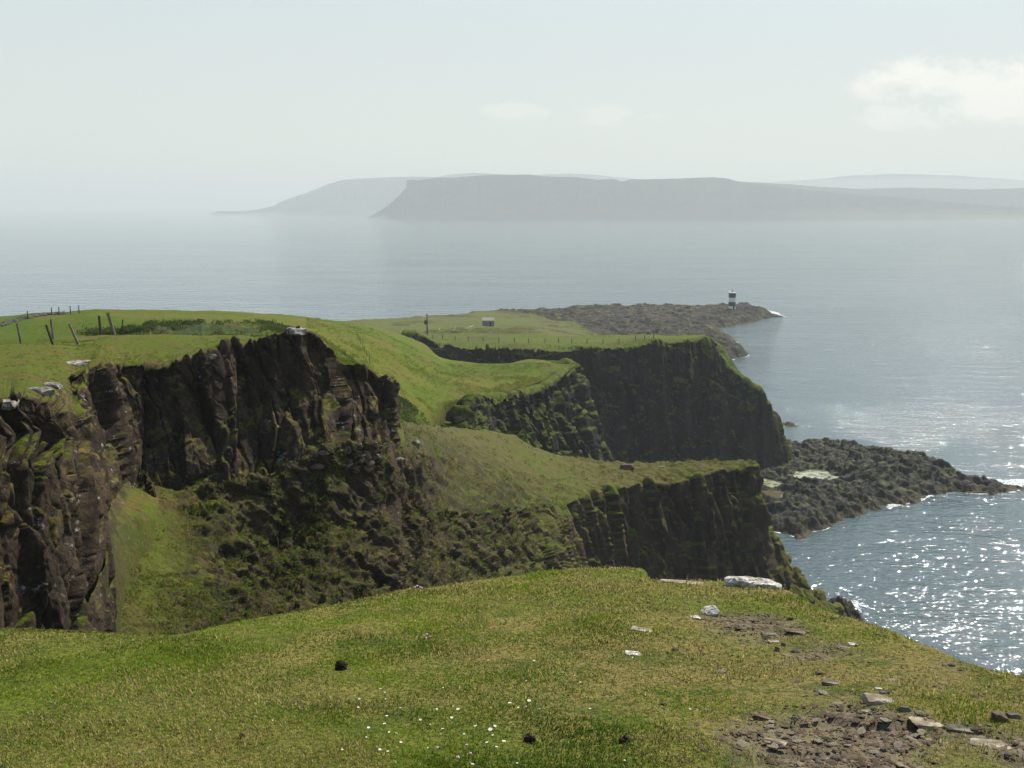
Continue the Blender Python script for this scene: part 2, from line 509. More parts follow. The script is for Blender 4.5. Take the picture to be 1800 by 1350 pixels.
G, rk, S = loft(rows, rocks, 900, 620, su=0.35, sv=0.15)
N = gnormals(G)
sg = 1 if (N[3 * N.shape[0] // 5, :, 1].mean() < 0) else -1
N = gsmooth(N * sg, 6)
Nh = N.copy(); 
wz = np.clip(rk, 0, 1)
z = G[..., 2]
s2 = S + 0.45 * fbm(np.stack([S, z, 0 * z], -1) , 4, 3, 55) + 0.10 * z
D = (0.85 * blocks(s2, z, 3.2, 13, 21, 1.0, 0.5, 0.25) + 0.42 * blocks(s2, z, 1.15, 4.6, 22, 1.2, 0.8, 0.3)
     + 0.14 * blocks(s2, z, 0.5, 1.1, 23, 1.2, 0.8, 0.3) + 0.05 * blocks(s2, z, 0.2, 0.28, 24, 1, .4) + 0.10 * fbm(G * np.array([1, 1, 0.5]), 0.9, 5, 25))
D = D * 0.66 * np.clip((S.max() - S) / 9, 0.35, 1)
topn = 0.22 * fbm(G * np.array([1, 1, 0]), 4, 4, 26) + 0.05 * fbm(G, 0.6, 3, 27)
G = G + N * (D * wz * np.clip(wz * 1.2, 0, 1))[..., None]
G[..., 2] += topn * (1 - wz)
G[..., 2] += wz * 0.10 * fbm(G, 0.5, 3, 28)
LG, LRK = G, rk
left = terrain("cliff", G, rk, M_left)
left["label"] = "dark brown rock cliff with grassy top on the left"

# ================================================================== hill and meadow
cols = [
 # far silhouette,       mid,              near,              tuck
 ((-400, 566, 150), (-400, 582, 110), (-400, 606, 76), (-400, 640, 70)),
 ((-200, 562, 150), (-200, 578, 110), (-200, 602, 78), (-200, 640, 70)),
 ((0, 557, 150), (0, 575, 110), (0, 600, 79), (0, 640, 70)),
 ((60, 552, 150), (60, 573, 110), (60, 598, 80), (60, 640, 70)),
 ((112, 551, 150), (112, 571, 110), (112, 597, 80), (112, 640, 70)),
 ((168, 545, 148), (170, 569, 110), (170, 596, 82), (170, 640, 72)),
 ((250, 545.5, 155), (240, 569, 112), (240, 595, 82), (240, 640, 72)),
 ((350, 547, 165), (330, 569, 113), (320, 595, 82), (320, 640, 72)),
 ((450, 550, 180), (450, 570, 120), (450, 596, 85), (450, 645, 74)),
 ((520, 555, 192), (520, 578, 130), (520, 615, 95), (520, 690, 78)),
 ((580, 563, 202), (580, 592, 140), (580, 640, 108), (580, 720, 84)),
 ((640, 571, 214), (640, 604, 150), (640, 665, 112), (640, 740, 88)),
 ((690, 583, 226), (700, 622, 165), (700, 690, 126), (690, 752, 100)),
 ((745, 605, 222), (755, 645, 175), (750, 700, 138), (750, 756, 118)),
 ((775, 627, 214), (795, 655, 180), (795, 705, 144), (803, 756, 132)),
 ((830, 637, 206), (835, 662, 180), (845, 697, 158), (818, 745, 139)),
 ((890, 638, 204), (885, 663, 183), (895, 692, 165), (850, 740, 148)),
 ((930, 629, 208), (930, 660, 184), (940, 683, 171), (890, 735, 158)),
 ((965, 634, 205), (965, 655, 188), (973, 669, 178), (940, 725, 165)),
 ((1000, 647, 195), (998, 649, 193), (996, 652, 189), (985, 690, 180)),
]
far, mid, near, tuck = (W([c[i] for c in cols]) for i in range(4))
near[15:] = sh(near, 2.2, 0, -1.2)[15:]; tuck[14:] = sh(near, 4.5, -10, -1)[14:]
rows = [sh(far, 26, -30), sh(far, 10, -7), sh(far, 3, -0.9), far, mid * 0.25 + far * 0.75 + np.array([0, 0, 0.1]), mid, near, tuck, sh(tuck, 0, -6)]
rocks = np.zeros((9, len(cols))); rocks[0:2, 13:] = 1; rocks[7:, 14:] = 0.5
G, rk, S = loft(rows, rocks, 620, 330, su=0.8, sv=0.35)
G[..., 2] += 0.30 * fbm(G * np.array([1, 1, 0]), 9, 4, 41) + 0.09 * fbm(G, 1.6, 3, 42)
# heathery hollow behind the fence
pr = proj(G)
hx = G[..., 0]; hy = G[..., 1]
heath = np.clip(1.3 - ((hx + 25) / 17) ** 2 - ((hy - 109 - (hx + 27) * 0.2) / 11) ** 2, 0, 1)
heath = np.clip(heath + 0.7 * fbm(G, 6, 3, 43) * (heath > 0.02), 0, 1)
G[..., 2] -= 1.5 * np.exp(-((hy - 103) / 8.5) ** 2) * np.exp(-((hx + 27) / 22) ** 4)
lump = np.clip(fbm(G, 2.0, 4, 44, ridge=True), -0.3, 1)
G[..., 2] += heath * lump * 0.7
# turf scars across the slope
sc = fbm(G * np.array([0.35, 1.0, 0]), 5.0, 3, 45)
G[..., 2] += -0.4 * np.clip((sc - 0.55) * 8, 0, 1) * (1 - heath)
rk = np.maximum(rk, np.clip((sc - 0.52) * 12, 0, 1) * 0.6)
HG, HH = G, heath
hill = terrain("meadow", G, rk, M_hill, {"heath": heath})
hill["label"] = "green meadow sloping down from the hilltop to the inlet"

# ================================================================== inlet cliff (pale rock right of the meadow)
c_rim = [(803, 756, 133), (807, 748, 136), (812, 735, 141), (820, 718, 146), (850, 694, 158), (900, 691, 165), (940, 683, 170), (973, 669, 177), (1001, 649, 188), (1006, 645, 196), (985, 637, 205)]
c_bas = [(815, 772, 131), (822, 775, 134), (832, 780, 138), (850, 795, 142), (880, 812, 151), (925, 830, 159), (962, 845, 164), (1004, 858, 171), (1047, 850, 181), (1062, 840, 191), (1060, 830, 202)]
rimW, basW = W(c_rim), W(c_bas)
inn = rimW + np.array([-2.5, 6.0, 0.0]); inn[:, 2] = rimW[:, 2] - 0.35
rows = [inn, rimW * 0.8 + inn * 0.2 + np.array([0, 0, 0.1]), rimW, rimW * 0.92 + basW * 0.08 + np.array([0, 0, 0.8]), rimW * 0.5 + basW * 0.5, basW, sh(basW, -3, -20)]
G, rk, S = loft(rows, [0, 0.2, 0.8, 1, 1, 1, 1], 330, 300, su=0.4, sv=0.15)
N = gnormals(G); sg = 1 if N[N.shape[0] // 2, :, 1].mean() < 0 else -1
N = gsmooth(N * sg, 6); z = G[..., 2]
s2 = S + 2 * fbm(np.stack([S, z, 0 * z], -1), 9, 3, 61) + 0.25 * z
D = 1.9 * blocks(s2, z, 8, 20, 62, 1.0, 0.3) + 0.8 * blocks(s2, z, 2.2, 6, 63, 1.0, 0.6) + 0.35 * blocks(s2, z, 0.9, 1.5, 64) + 0.5 * fbm(G, 2.5, 4, 65)
G = G + N * (0.8 * D * rk)[..., None]
inlet = terrain("cliff", G, rk, M_far)
inlet["label"] = "rugged cliff below the meadow where the inlet cuts in"

# ================================================================== headland
d_rim = [(690, 598, 262), (735, 598, 258), (766, 612, 250), (800, 614, 248), (850, 616, 246), (900, 617, 245), (950, 619, 244), (1000, 617, 243), (1040, 614, 243),
         (1080, 609, 244), (1120, 606, 246), (1170, 604, 248), (1215, 601, 250), (1243, 593, 254), (1262, 603, 258), (1262, 612, 268)]
d_bas = [(690, 640, 256), (735, 650, 252), (776, 700, 246), (810, 720, 244), (860, 740, 242), (915, 760, 240), (970, 780, 238), (1020, 800, 236), (1060, 815, 235),
         (1100, 822, 236), (1150, 826, 238), (1210, 830, 240), (1290, 834, 243), (1385, 838, 246), (1400, 828, 252), (1392, 815, 268)]
rimW, basW = W(d_rim), W(d_bas)
t1 = W([(690, 590, 285), (730, 589, 285), (766, 589, 285), (800, 589, 285), (850, 589, 284), (900, 589, 282), (950, 590, 280), (1000, 591, 278), (1050, 589.5, 277),
        (1100, 588.5, 276), (1130, 588, 276), (1175, 590.5, 276), (1210, 589.5, 276), (1238, 589.5, 274), (1255, 600, 274), (1256, 610, 278)])
m1 = rimW * 0.68 + basW * 0.32; m2 = rimW * 0.35 + basW * 0.65
for r, cxs in ((m1, {13: (1292, 655, 250), 14: (1312, 690, 255), 15: (1305, 690, 267)}), (m2, {13: (1350, 712, 247), 14: (1368, 745, 254), 15: (1362, 745, 267)})):
    for i, p in cxs.items(): r[i] = P(*p)
rows = [sh(t1, 30, -22), sh(t1, 8, -3.4), t1, rimW * 0.5 + t1 * 0.5, rimW, rimW * 0.9 + m1 * 0.1 + np.array([0, 0, 0.4]), m1, m2, basW, sh(basW, -4, -8)]
G, rk, S = loft(rows, [0.1, 0, 0, 0.05, 0.7, 1, 1, 1, 1, 1], 620, 330, su=0.35, sv=0.2)
N = gnormals(G); sg = 1 if N[int(N.shape[0] * 0.6), :, 1].mean() < 0 else -1
N = gsmooth(N * sg, 6); z = G[..., 2]
s2 = G[..., 0] + 0.5 * G[..., 1] + 1.2 * fbm(np.stack([G[..., 0], z * 0.5, 0 * z], -1), 12, 3, 71) - 0.10 * z
D = (2.6 * blocks(s2, z, 11, 60, 72, 0.9, 0.3, .3) + 1.2 * blocks(s2, z, 3.6, 26, 73, 1.1, 0.7, .3) + 0.5 * blocks(s2, z, 1.4, 7, 74, 1.1, 0.8, .4)
     + 0.8 * fbm(G, 5, 4, 75) + 0.25 * fbm(G, 1.2, 3, 76))
fade = np.clip((S.max() - S) / 25, 0.35, 1)
G = G + N * (0.8 * D * rk * fade)[..., None]
G[..., 2] += (1 - np.clip(rk, 0, 1)) * 0.25 * fbm(G * np.array([1, 1, 0]), 8, 3, 77)
head = terrain("headland", G, rk, M_far)
head["label"] = "tall dark headland cliff with a strip of pasture on top"

# ================================================================== low land towards the lighthouse
def inside_dist(x, y, poly):
    """signed distance (positive inside) to a polygon"""
    poly = np.asarray(poly)
    d = np.full(x.shape, 1e9); ins = np.zeros(x.shape, bool)
    n = len(poly)
    for i in range(n):
        ax_, ay_ = poly[i]; bx_, by_ = poly[(i + 1) % n]
        ex, ey = bx_ - ax_, by_ - ay_
        t = np.clip(((x - ax_) * ex + (y - ay_) * ey) / (ex * ex + ey * ey), 0, 1)
        d = np.minimum(d, np.hypot(x - ax_ - t * ex, y - ay_ - t * ey))
        c = ((ay_ > y) != (by_ > y)) & (x < ex * (y - ay_) / (ey if ey else 1e-9) + ax_)
        ins ^= c
    return np.where(ins, d, -d)
shore = [(560, 590), (640, 583), (690, 578), (715, 574), (760, 570), (790, 565), (850, 558), (900, 556), (960, 555), (1000, 549), (1050, 546), (1100, 545.5), (1200, 547), (1287, 544), (1330, 546), (1345, 550), (1362, 556),
         (1350, 560), (1320, 565), (1290, 571), (1268, 577), (1262, 582), (1272, 590), (1288, 600), (1296, 610), (1316, 628), (1290, 632), (1268, 640)]
poly = [sea_pt(px, py)[:2] for px, py in shore] + [(70, 300), (70, 262), (-60, 262)]
nx, ny = 620, 520
yy = 262 + (np.linspace(0, 1, ny) ** 1.25) * 420
uu = np.linspace(-0.24, 0.30, nx)
X = yy[:, None] * uu[None, :]; Yg = np.repeat(yy[:, None], nx, 1)
q = np.stack([X, Yg, 0 * X], -1)
sd = inside_dist(X + 3.5 * fbm(q, 14, 4, 81), Yg + 7 * fbm(q, 16, 4, 82), poly)
# height: falls from the headland pasture (29 m) to about 5 m at the point
base_h = np.interp(Yg, [262, 285, 315, 360, 430, 480, 540, 600, 700], [28.5, 28.0, 25.0, 20.0, 13.5, 10.0, 7.0, 4.8, 3.2])
right = np.clip((X - 10) / 45, 0, 1)
base_h = base_h * (1 - right) + right * np.interp(Yg, [262, 300, 400, 470, 560, 620], [9, 8.5, 6.0, 5.0, 4.2, 4.5])
edge = 1 - np.exp(-np.clip(sd, 0, None) / 4.5)
h = base_h * edge + np.where(sd < 0, np.maximum(sd * 0.25, -4), 0)
rockz = np.clip((X - 27 + (Yg - 420) * 0.25 - 10 + 16 * fbm(q, 30, 4, 83)) / 10, 0, 1)
rockz = np.maximum(rockz, np.clip(1.2 - sd / 9, 0, 1))
terr = blocks(X + 0.5 * Yg, Yg, 7, 4.5, 84, 0.7, 0.2) * 0.9 + blocks(X, Yg, 2.8, 1.9, 85, 1, 0.2) * 0.45
h = h + rockz * (terr + 1.1 * fbm(q, 11, 4, 86, ridge=True)) * np.clip(sd / 5 + 0.6, 0.1, 1) * 0.85 + (1 - rockz) * 0.6 * fbm(q, 20, 4, 87)
# small outcrops in the pasture
oc = fbm(q * np.array([0.35, 1.0, 0]), 8, 4, 88)
ocm = np.clip((oc - 0.42) * 6, 0, 1)
h = h + ocm * (1 - rockz) * 1.0
G = np.stack([X, Yg, h], -1)
low = terrain("point", G, np.clip(np.maximum(rockz * 1.3, ocm * 0.9), 0, 1.3), M_low)
low["label"] = "low rocky point running out to the lighthouse"
# ================================================================== scree slope and the near promontory
top = [(-60, 840, 40), (60, 840, 43), (205, 836, 46), (310, 858, 46.5), (400, 846, 46.2), (500, 815, 48.4), (605, 783, 50.9), (660, 776, 54.4), (700, 742, 100), (770, 749, 121), (815, 753, 127), (850, 757, 130),
       (905, 766, 135), (935, 786, 137), (990, 800, 138), (1050, 811, 139), (1130, 814, 141), (1200, 812, 143), (1265, 811, 144), (1325, 812, 147), (1322, 812, 153)]
r2 = [(-60, 930, 33), (60, 930, 36), (205, 915, 40), (310, 925, 43), (400, 905, 44.8), (500, 870, 47.8), (600, 830, 50.4), (655, 822, 53.4), (700, 790, 60.5), (760, 803, 84), (800, 808, 96), (835, 815, 101),
      (890, 822, 110), (940, 835, 117), (990, 843, 124), (1050, 842, 131), (1130, 830, 136), (1200, 822, 139), (1270, 817, 142), (1329, 816, 146), (1326, 816, 153)]
r3 = [(-60, 1010, 29), (60, 1010, 32), (205, 1000, 36), (305, 1010, 38.5), (395, 990, 42), (490, 960, 47), (580, 930, 48.5), (635, 915, 51), (690, 903, 55), (750, 900, 70), (785, 902, 75), (820, 905, 80),
      (885, 898, 93), (945, 893, 104), (1000, 882, 113), (1055, 864, 120), (1132, 850, 129), (1193, 848, 133), (1265, 830, 139), (1330, 821, 144.5), (1329, 822, 153)]
r4 = [(-60, 1120, 26), (60, 1120, 29), (200, 1120, 32), (300, 1122, 34), (385, 1112, 37), (480, 1098, 41), (570, 1085, 42.5), (625, 1075, 44.5), (675, 1065, 47), (750, 1055, 57), (785, 1050, 61), (820, 1045, 66),
      (890, 1032, 80), (948, 1040, 88), (1005, 1050, 104), (1065, 1060, 115), (1140, 1070, 124), (1205, 1075, 129), (1280, 1085, 134), (1346, 1090, 139), (1352, 1080, 150)]
topW, r2W, r3W, r4W = W(top), W(r2), W(r3), W(r4)
rows = [sh(topW, 6, -16), sh(topW, 2.0, -1.6), topW, r2W, r3W * 0.88 + r2W * 0.12, r3W, r3W * 0.93 + r4W * 0.07, r3W * 0.5 + r4W * 0.5, r4W, sh(r4W, -6, -9), sh(r4W, -9, -30)]
rows[0][:10] = sh(topW, 3, -4)[:10]
rocks = np.zeros((len(rows), len(top)))
wr = np.array([0] * 12 + [0.05, 0.4, 0.9, 1, 1, 1, 1, 1, 1])
for i, a in enumerate([1, .1, 0, 0.05, 0.15, 0.75, 1, 1, 1, 1, 1]):
    rocks[i] = a * wr
G, rk, S = loft(rows, rocks, 860, 760, su=0.45, sv=0.2)
N = gnormals(G); sg = 1 if N[N.shape[0] // 2, :, 1].mean() < 0 else -1
N = gsmooth(N * sg, 8); z = G[..., 2]
s2 = 0.75 * G[..., 0] + 0.7 * G[..., 1] + 0.7 * fbm(np.stack([S, z, 0 * z], -1), 7, 3, 101) + 0.05 * z
D = 1.7 * blocks(s2, z, 6, 30, 102, 1.0, 0.5, .3) + 0.75 * blocks(s2, z, 2.0, 11, 103, 1.1, 0.8, .3) + 0.28 * blocks(s2, z, 0.8, 1.6, 104) + 0.3 * fbm(G, 1.8, 4, 105)
lumpy = np.clip(1 - rk * 1.3, 0, 1)
prG = proj(G)
# lumps: strong on the heathery middle slope, mild near the ridge and on the grassy left tongue
X, Yg = G[..., 0], G[..., 1]
tongue = np.exp(-((prG[..., 0] - 255) / 95) ** 2) * (prG[..., 0] < 460)
ridge_soft = np.clip((G[..., 1] - 96) / 22, 0, 1)
amp = lumpy * (1 - 0.8 * tongue) * (1 - 0.6 * ridge_soft)
lum = fbm(G, 1.5, 4, 106, ridge=False)
lum2 = 1 - np.abs(fbm(G, 0.75, 4, 107)) * 2.4
ter = blocks(X + 0.3 * fbm(G, 2, 3, 131), Yg * 1.0 + z + 0.5 * fbm(G, 2, 3, 132), 1.5, 1.3, 108, 1.0, 0.4)
Dl = 0.55 * lum + 0.34 * lum2 + 0.30 * ter + 0.16 * blocks(X, Yg + z, 0.55, 0.5, 119, 1.0, 0.4)
sz = np.clip(Yg / 60, 0.6, 1.5)
dv_ = np.linalg.norm(np.gradient(G, axis=0), axis=-1)
fa = lambda s_: np.clip(s_ / (3.0 * dv_), 0, 1)
Dl = 0.55 * lum * fa(0.9) + 0.34 * lum2 * fa(0.4) + 0.30 * ter * fa(0.8) + 0.16 * blocks(X, Yg + z, 0.55, 0.5, 119, 1.0, 0.4) * fa(0.3)
G = G + N * (0.85 * D * rk + Dl * amp * sz * 0.85 * np.clip((G[..., 1] - 0) / 1, 0, 1))[..., None]
G = G + N * (0.10 * fbm(G, 0.5, 3, 109) * lumpy * fa(0.3))[..., None]
heath = np.clip(amp * 1.1, 0, 1)
rk2 = np.maximum(rk, amp * 0.55)
SG, SN, Samp = G, N, amp
scree = terrain("slope", G, rk2, M_scree, {"heath": heath})
scree["label"] = "steep heathery slope with the near rocky promontory at its right end"

# rocky spur stepping down to the sea right of the promontory
sp = [(1322, 930, 149), (1338, 905, 149), (1350, 922, 149.5), (1366, 932, 150), (1380, 975, 150.5), (1392, 992, 151), (1412, 1000, 151.5), (1426, 1030, 152), (1444, 1045, 152.5), (1462, 1065, 153.5), (1482, 1083, 154.5)]
cw = W(sp)
lowr = cw.copy(); lowr[:, 2] = np.minimum(cw[:, 2] - 9, 1) * 0.5 - 1; lowr[:, 1] -= 9; lowr[:, 0] += 1
back = cw.copy(); back[:, 1] += 10; back[:, 2] -= 8; back2 = cw.copy(); back2[:, 1] += 16; back2[:, 2] = -3
rows = [back2, back, sh(cw, 1.5, -0.3), cw, sh(cw, -1.2, -1.0), cw * 0.5 + lowr * 0.5 + np.array([0.5, -1, 1]), lowr]
G, rk, S = loft(rows, [1] * 7, 170, 200, su=0.1, sv=0.2)
N = gnormals(G); sg = 1 if N[N.shape[0] // 2, :, 1].mean() < 0 else -1
N = gsmooth(N * sg, 4); z = G[..., 2]
D = 0.9 * blocks(S, z, 3, 7, 111) + 0.45 * blocks(S, z, 1.1, 2.2, 112) + 0.4 * fbm(G, 1.6, 4, 113)
G = G + N * (0.8 * D)[..., None]
spur = terrain("spur", G, rk, M_scree, {"heath": 0 * rk})
spur["label"] = "dark stepped rock spur falling to the sea beside the promontory"

# ================================================================== rock shelf
def heightfield(name, poly, x0, x1, y0, y1, step, hfun, mat, rockv=1.3):
    xs = np.arange(x0, x1, step); ys = np.arange(y0, y1, step)
    X, Yg = np.meshgrid(xs, ys)
    q = np.stack([X, Yg, 0 * X], -1)
    h = hfun(X, Yg, q, poly)
    return terrain(name, np.stack([X, Yg, h], -1), np.full(X.shape, rockv), mat), xs, ys, h
shelf_px = [(1395, 790), (1418, 779), (1445, 777), (1490, 786), (1560, 799), (1640, 812), (1668, 822), (1672, 840), (1700, 850), (1745, 851), (1792, 858), (1770, 866),
            (1700, 867), (1640, 873), (1580, 886), (1525, 904), (1460, 924), (1390, 943), (1335, 925)]
poly = [sea_pt(*p)[:2] for p in shelf_px] + [(35, 205), (35, 258)]
def shelf_h(X, Yg, q, poly):
    sd = inside_dist(X + 2.2 * fbm(q, 6, 4, 121), Yg + 2.6 * fbm(q, 6, 4, 122), poly)
    plate = 2.2 + 0.9 * fbm(q, 18, 3, 123)
    # higher block near the tip and along the far edge
    bx, by, _ = sea_pt(1620, 838)
    plate += 3.0 * np.exp(-(((X - bx) / 13) ** 2 + ((Yg - by) / 8) ** 4))
    bx, by, _ = sea_pt(1390, 905)
    plate += 2.2 * np.exp(-(((X - bx) / 9) ** 2 + ((Yg - by) / 7) ** 2))
    bx, by, _ = sea_pt(1395, 800)
    plate += 2.5 * np.exp(-(((X - bx) / 8) ** 2 + ((Yg - by) / 8) ** 2))
    e = np.clip(1 - np.exp(-np.clip(sd, 0, None) / 2.6), 0, 1)
    h = plate * e + np.where(sd < 0, np.maximum(sd * 0.3, -3), 0)
    r = blocks(X + 0.6 * Yg, Yg - 0.2 * X, 3.5, 2.4, 124, 0.8, 0.4) * 0.8 + blocks(X, Yg, 1.3, 1.0, 125, 1, 0.3) * 0.36 + 0.5 * fbm(q, 1.6, 4, 126)
    h = h + r * np.clip(sd / 3 + 0.7, 0, 1)
    for px, py, rx, ry, zz in POOLS:
        cx, cy, _ = sea_pt(px, py, zz)
        d = np.sqrt(((X - cx) / rx) ** 2 + ((Yg - cy) / ry) ** 2) + 0.55 * fbm(q, 3.0, 4, 127)
        h = np.where(d < 1.4, np.minimum(h, (zz - 0.25) + np.clip((d - 0.9) * 2.2, 0, 3)), h)
    return h
POOLS = [(1362, 876, 3.6, 5.5, 1.5), (1430, 834, 4.2, 3.8, 1.7), (1440, 790, 4.5, 2.6, 1.7), (1545, 810, 3.4, 2.2, 1.9), (1350, 850, 2.4, 3.5, 1.6), (1470, 812, 3.0, 1.8, 1.9)]
shelf, xs, ys, hh = heightfield("rock_shelf", poly, 36, 118, 192, 276, 0.26, shelf_h, None)
s = NT("wet_shore_rock")
a = s.noise(0.35, 6, 0.7); b = s.noise(2.4, 6, 0.75); nz = s.nz()
c = s.mix(s.mr(a, 0.35, 0.65), (0.018, 0.018, 0.015), (0.060, 0.056, 0.040))
c = s.mix(s.mr(b, 0.35, 0.65), s.mix(0.5, c, (0.01, 0.01, 0.009)), c)
c = s.mix(s.math('MULTIPLY', s.mr(s.noise(0.5, 5, 0.7), 0.53, 0.62), s.mr(nz, 0.5, 0.8)), c, (0.085, 0.095, 0.030))
c = s.mix(s.mr(s.noise(1.7, 6, 0.8), 0.66, 0.72), c, (0.32, 0.31, 0.26))
sx = s.n("ShaderNodeSeparateXYZ"); s.l(s.co(), sx.inputs[0])
c = s.mix(s.mr(sx.outputs[2], 1.4, 0.5), c, s.mix(s.mr(b, 0.4, 0.6), (0.030, 0.026, 0.013), (0.080, 0.064, 0.032)))
M_shore = s.fin(c, s.bump(b, 0.3, 0.8), 0.75)
shelf.data.materials.append(M_shore)
shelf["label"] = "dark flat rock shelf with tide pools below the headland"

# small skerries: footprints on the water
def skerry(name, px, py, rx, ry, hz, seed, mat, lab):
    cx, cy, _ = sea_pt(px, py)
    xs = np.linspace(cx - rx * 1.5, cx + rx * 1.5, 70); ys = np.linspace(cy - ry * 1.5, cy + ry * 1.5, 60)
    X, Yg = np.meshgrid(xs, ys); q = np.stack([X, Yg, 0 * X], -1)
    d = np.sqrt(((X - cx) / rx) ** 2 + ((Yg - cy) / ry) ** 2) + 0.35 * fbm(q, rx * 0.5, 4, seed)
    h = hz * np.clip(1 - d, -1, 1) + (0.3 * fbm(q, rx * 0.2, 4, seed + 1) + 0.3 * blocks(X, Yg, rx * .3, rx * .2, seed + 2)) * hz * np.clip(1.2 - d, 0, 1)
    o = terrain(name, np.stack([X, Yg, h], -1), np.full(X.shape, 1.3), mat)
    o["label"] = lab
    return o
skerry("skerry", 1478, 1078, 3.0, 5.5, 2.2, 140, M_shore, "black boulder reef at the foot of the spur")
skerry("skerry", 1742, 858, 9.0, 3.6, 1.2, 150, M_shore, "thin reef trailing off the end of the rock shelf")
skerry("skerry", 1385, 747, 2.6, 3.0, 0.7, 160, M_shore, "wave-washed reef at the foot of the headland")
skerry("skerry", 1352, 556, 8.0, 5, 1.6, 170, M_low, "low reef at the very tip of the point")
skerry("skerry", 735, 568.5, 15, 4, 1.2, 180, M_low, "flat reef offshore left of the utility pole")
skerry("skerry", 800, 561.5, 10, 4, 1.3, 190, M_low, "small flat reef offshore beyond the white track")

# ================================================================== distant coast
def ridge(name, sil, Yd, base_y, lab, mat, midf=0.5, depth=900, dY=None, cliffrow=None, amp=12):
    n = len(sil)
    Ys = np.array(dY if dY else [Yd] * n, float)
    topW = np.array([P(px, py, y) for (px, py), y in zip(sil, Ys)])
    botW = np.array([P(px, base_y, y) for (px, py), y in zip(sil, Ys)])
    botW[:, 2] = -1.0; botW[:, 1] -= 120
    scale_ = (topW[:, 2:3] + 1)
    m = topW * (1 - midf) + botW * midf; m[:, 1] = topW[:, 1] - 25
    bk = topW.copy(); bk[:, 1] += depth; bk[:, 2] *= 0.9; bk2 = bk.copy(); bk2[:, 1] += depth; bk2[:, 2] = -1
    rows = [bk2, bk, sh(topW, 60, 0), topW, m, botW]
    G, rk, S = loft(rows, [0, 0, 0, 0.6, 1, 0.2], 420, 90, su=0.2, sv=0.1, vis=[.3, .3, 1, 1, 1])
    f = np.clip(G[..., 2] / 60, 0, 1)
    G[..., 2] += f * (fbm(G, 300, 4, 201) * 5 + fbm(G, 80, 3, 203) * 3)
    G[..., 1] += f * rk * (blocks(G[..., 0], G[..., 2], 90, 400, 202) * amp + fbm(G, 260, 4, 204) * amp * 2)
    o = terrain(name, G, rk, mat)
    o["label"] = lab
    return o
s = NT("distant_land")
c = s.mix(s.mr(s.attrf("rock"), 0.35, 0.75), (0.11, 0.15, 0.06), (0.018, 0.022, 0.022))
c = s.mix(s.mr(s.noise(0.004, 5, 0.65), 0.4, 0.65), c, (0.07, 0.075, 0.045))
M_dist = s.fin(c, None, 0.95)
fh = [(648, 382), (665, 372), (682, 360), (700, 345), (714, 330), (715, 317), (740, 316), (770, 312), (800, 312), (850, 308), (880, 307), (930, 306), (955, 309), (985, 310), (1020, 312), (1050, 316), (1080, 315), (1094, 320), (1110, 315.5), (1150, 315),
      (1200, 314), (1250, 312), (1275, 313), (1300, 319), (1330, 323), (1400, 332), (1500, 341), (1600, 349), (1750, 360), (1900, 372)]
ridge("distant_headland", fh, 5600, 383, "steep flat-topped headland across the strait", M_dist, 0.42)
rl = [(1260, 316), (1320, 321), (1400, 325), (1450, 329), (1520, 332), (1580, 330), (1640, 331), (1720, 333), (1800, 331), (1950, 335), (2200, 340)]
ridge("distant_coast", rl, 6400, 381, "hazy lowland coast right of the flat-topped headland", M_dist, 0.6)
lh = [(355, 379), (385, 371), (420, 372), (455, 368), (480, 362), (500, 352), (545, 337), (575, 324), (605, 316), (650, 313), (700, 311), (760, 311), (850, 318), (950, 330)]
ridge("distant_headland", lh, 8800, 380, "paler second headland behind to the left", M_dist, 0.6)
bh = [(740, 316), (790, 307), (830, 304), (870, 306), (930, 308), (1000, 305), (1050, 308), (1100, 313), (1200, 322), (1320, 322), (1420, 316), (1500, 309), (1590, 306), (1680, 309), (1800, 317), (2000, 330)]
ridge("distant_hills", bh, 12000, 378, "palest inland hills on the skyline", M_dist, 0.7)

# ================================================================== sea
rr = np.concatenate([[0.0], np.geomspace(20, 42000, 60)]); th = np.linspace(0, 2 * math.pi, 129)
X = rr[:, None] * np.sin(th)[None]; Yg = rr[:, None] * np.cos(th)[None]
me = np_mesh("sea", np.stack([X, Yg, 0 * X], -1), grid_faces(len(rr), len(th))[:, ::-1])
s = NT("sea_water")
s.bs.inputs["Base Color"].default_value = (0.050, 0.078, 0.080, 1)
s.bs.inputs["Roughness"].default_value = 0.055
s.bs.inputs["IOR"].default_value = 1.333
s.bs.inputs["Specular IOR Level"].default_value = 0.5
rot = s.n("ShaderNodeMapping"); rot.inputs["Rotation"].default_value = (0, 0, R(25)); rot.inputs["Scale"].default_value = (1.0, 1.9, 1.0)
s.l(s.co(), rot.inputs["Vector"])
v = rot.outputs[0]
w1 = s.noise(0.06, 3, 0.5, vec=v); w2 = s.noise(0.33, 2, 0.5, vec=v, dist=0.4); w3 = s.noise(1.05, 1.5, 0.5, vec=v)
patch = s.mr(s.noise(0.006, 4, 0.6, sc=(1, 3, 1)), 0.35, 0.65, 0.55, 1.0)
b = s.bump(w1, 1.1, 1.0); b = s.bump(s.math('MULTIPLY', w2, patch), 0.46, 1.0, b); b = s.bump(s.math('MULTIPLY', w3, patch), 0.225, 1.0, b)
s.l(b, s.bs.inputs["Normal"])
sea = link_mesh("sea", me, s.m); sea["kind"] = "structure"

# ================================================================== placing things on the land
bpy.context.view_layer.update()
def hit(px, py):
    dg = bpy.context.evaluated_depsgraph_get()
    ok, loc, nor, _, ob, _ = scn.ray_cast(dg, Vector((0, 0, CAM_Z)), pdir(px, py), distance=3000)
    return (loc, nor, ob.name) if ok else (None, None, None)
def drop(x, y, z=400):
    dg = bpy.context.evaluated_depsgraph_get()
    ok, loc, nor, _, ob, _ = scn.ray_cast(dg, Vector((x, y, z)), Vector((0, 0, -1)))
    return loc, nor

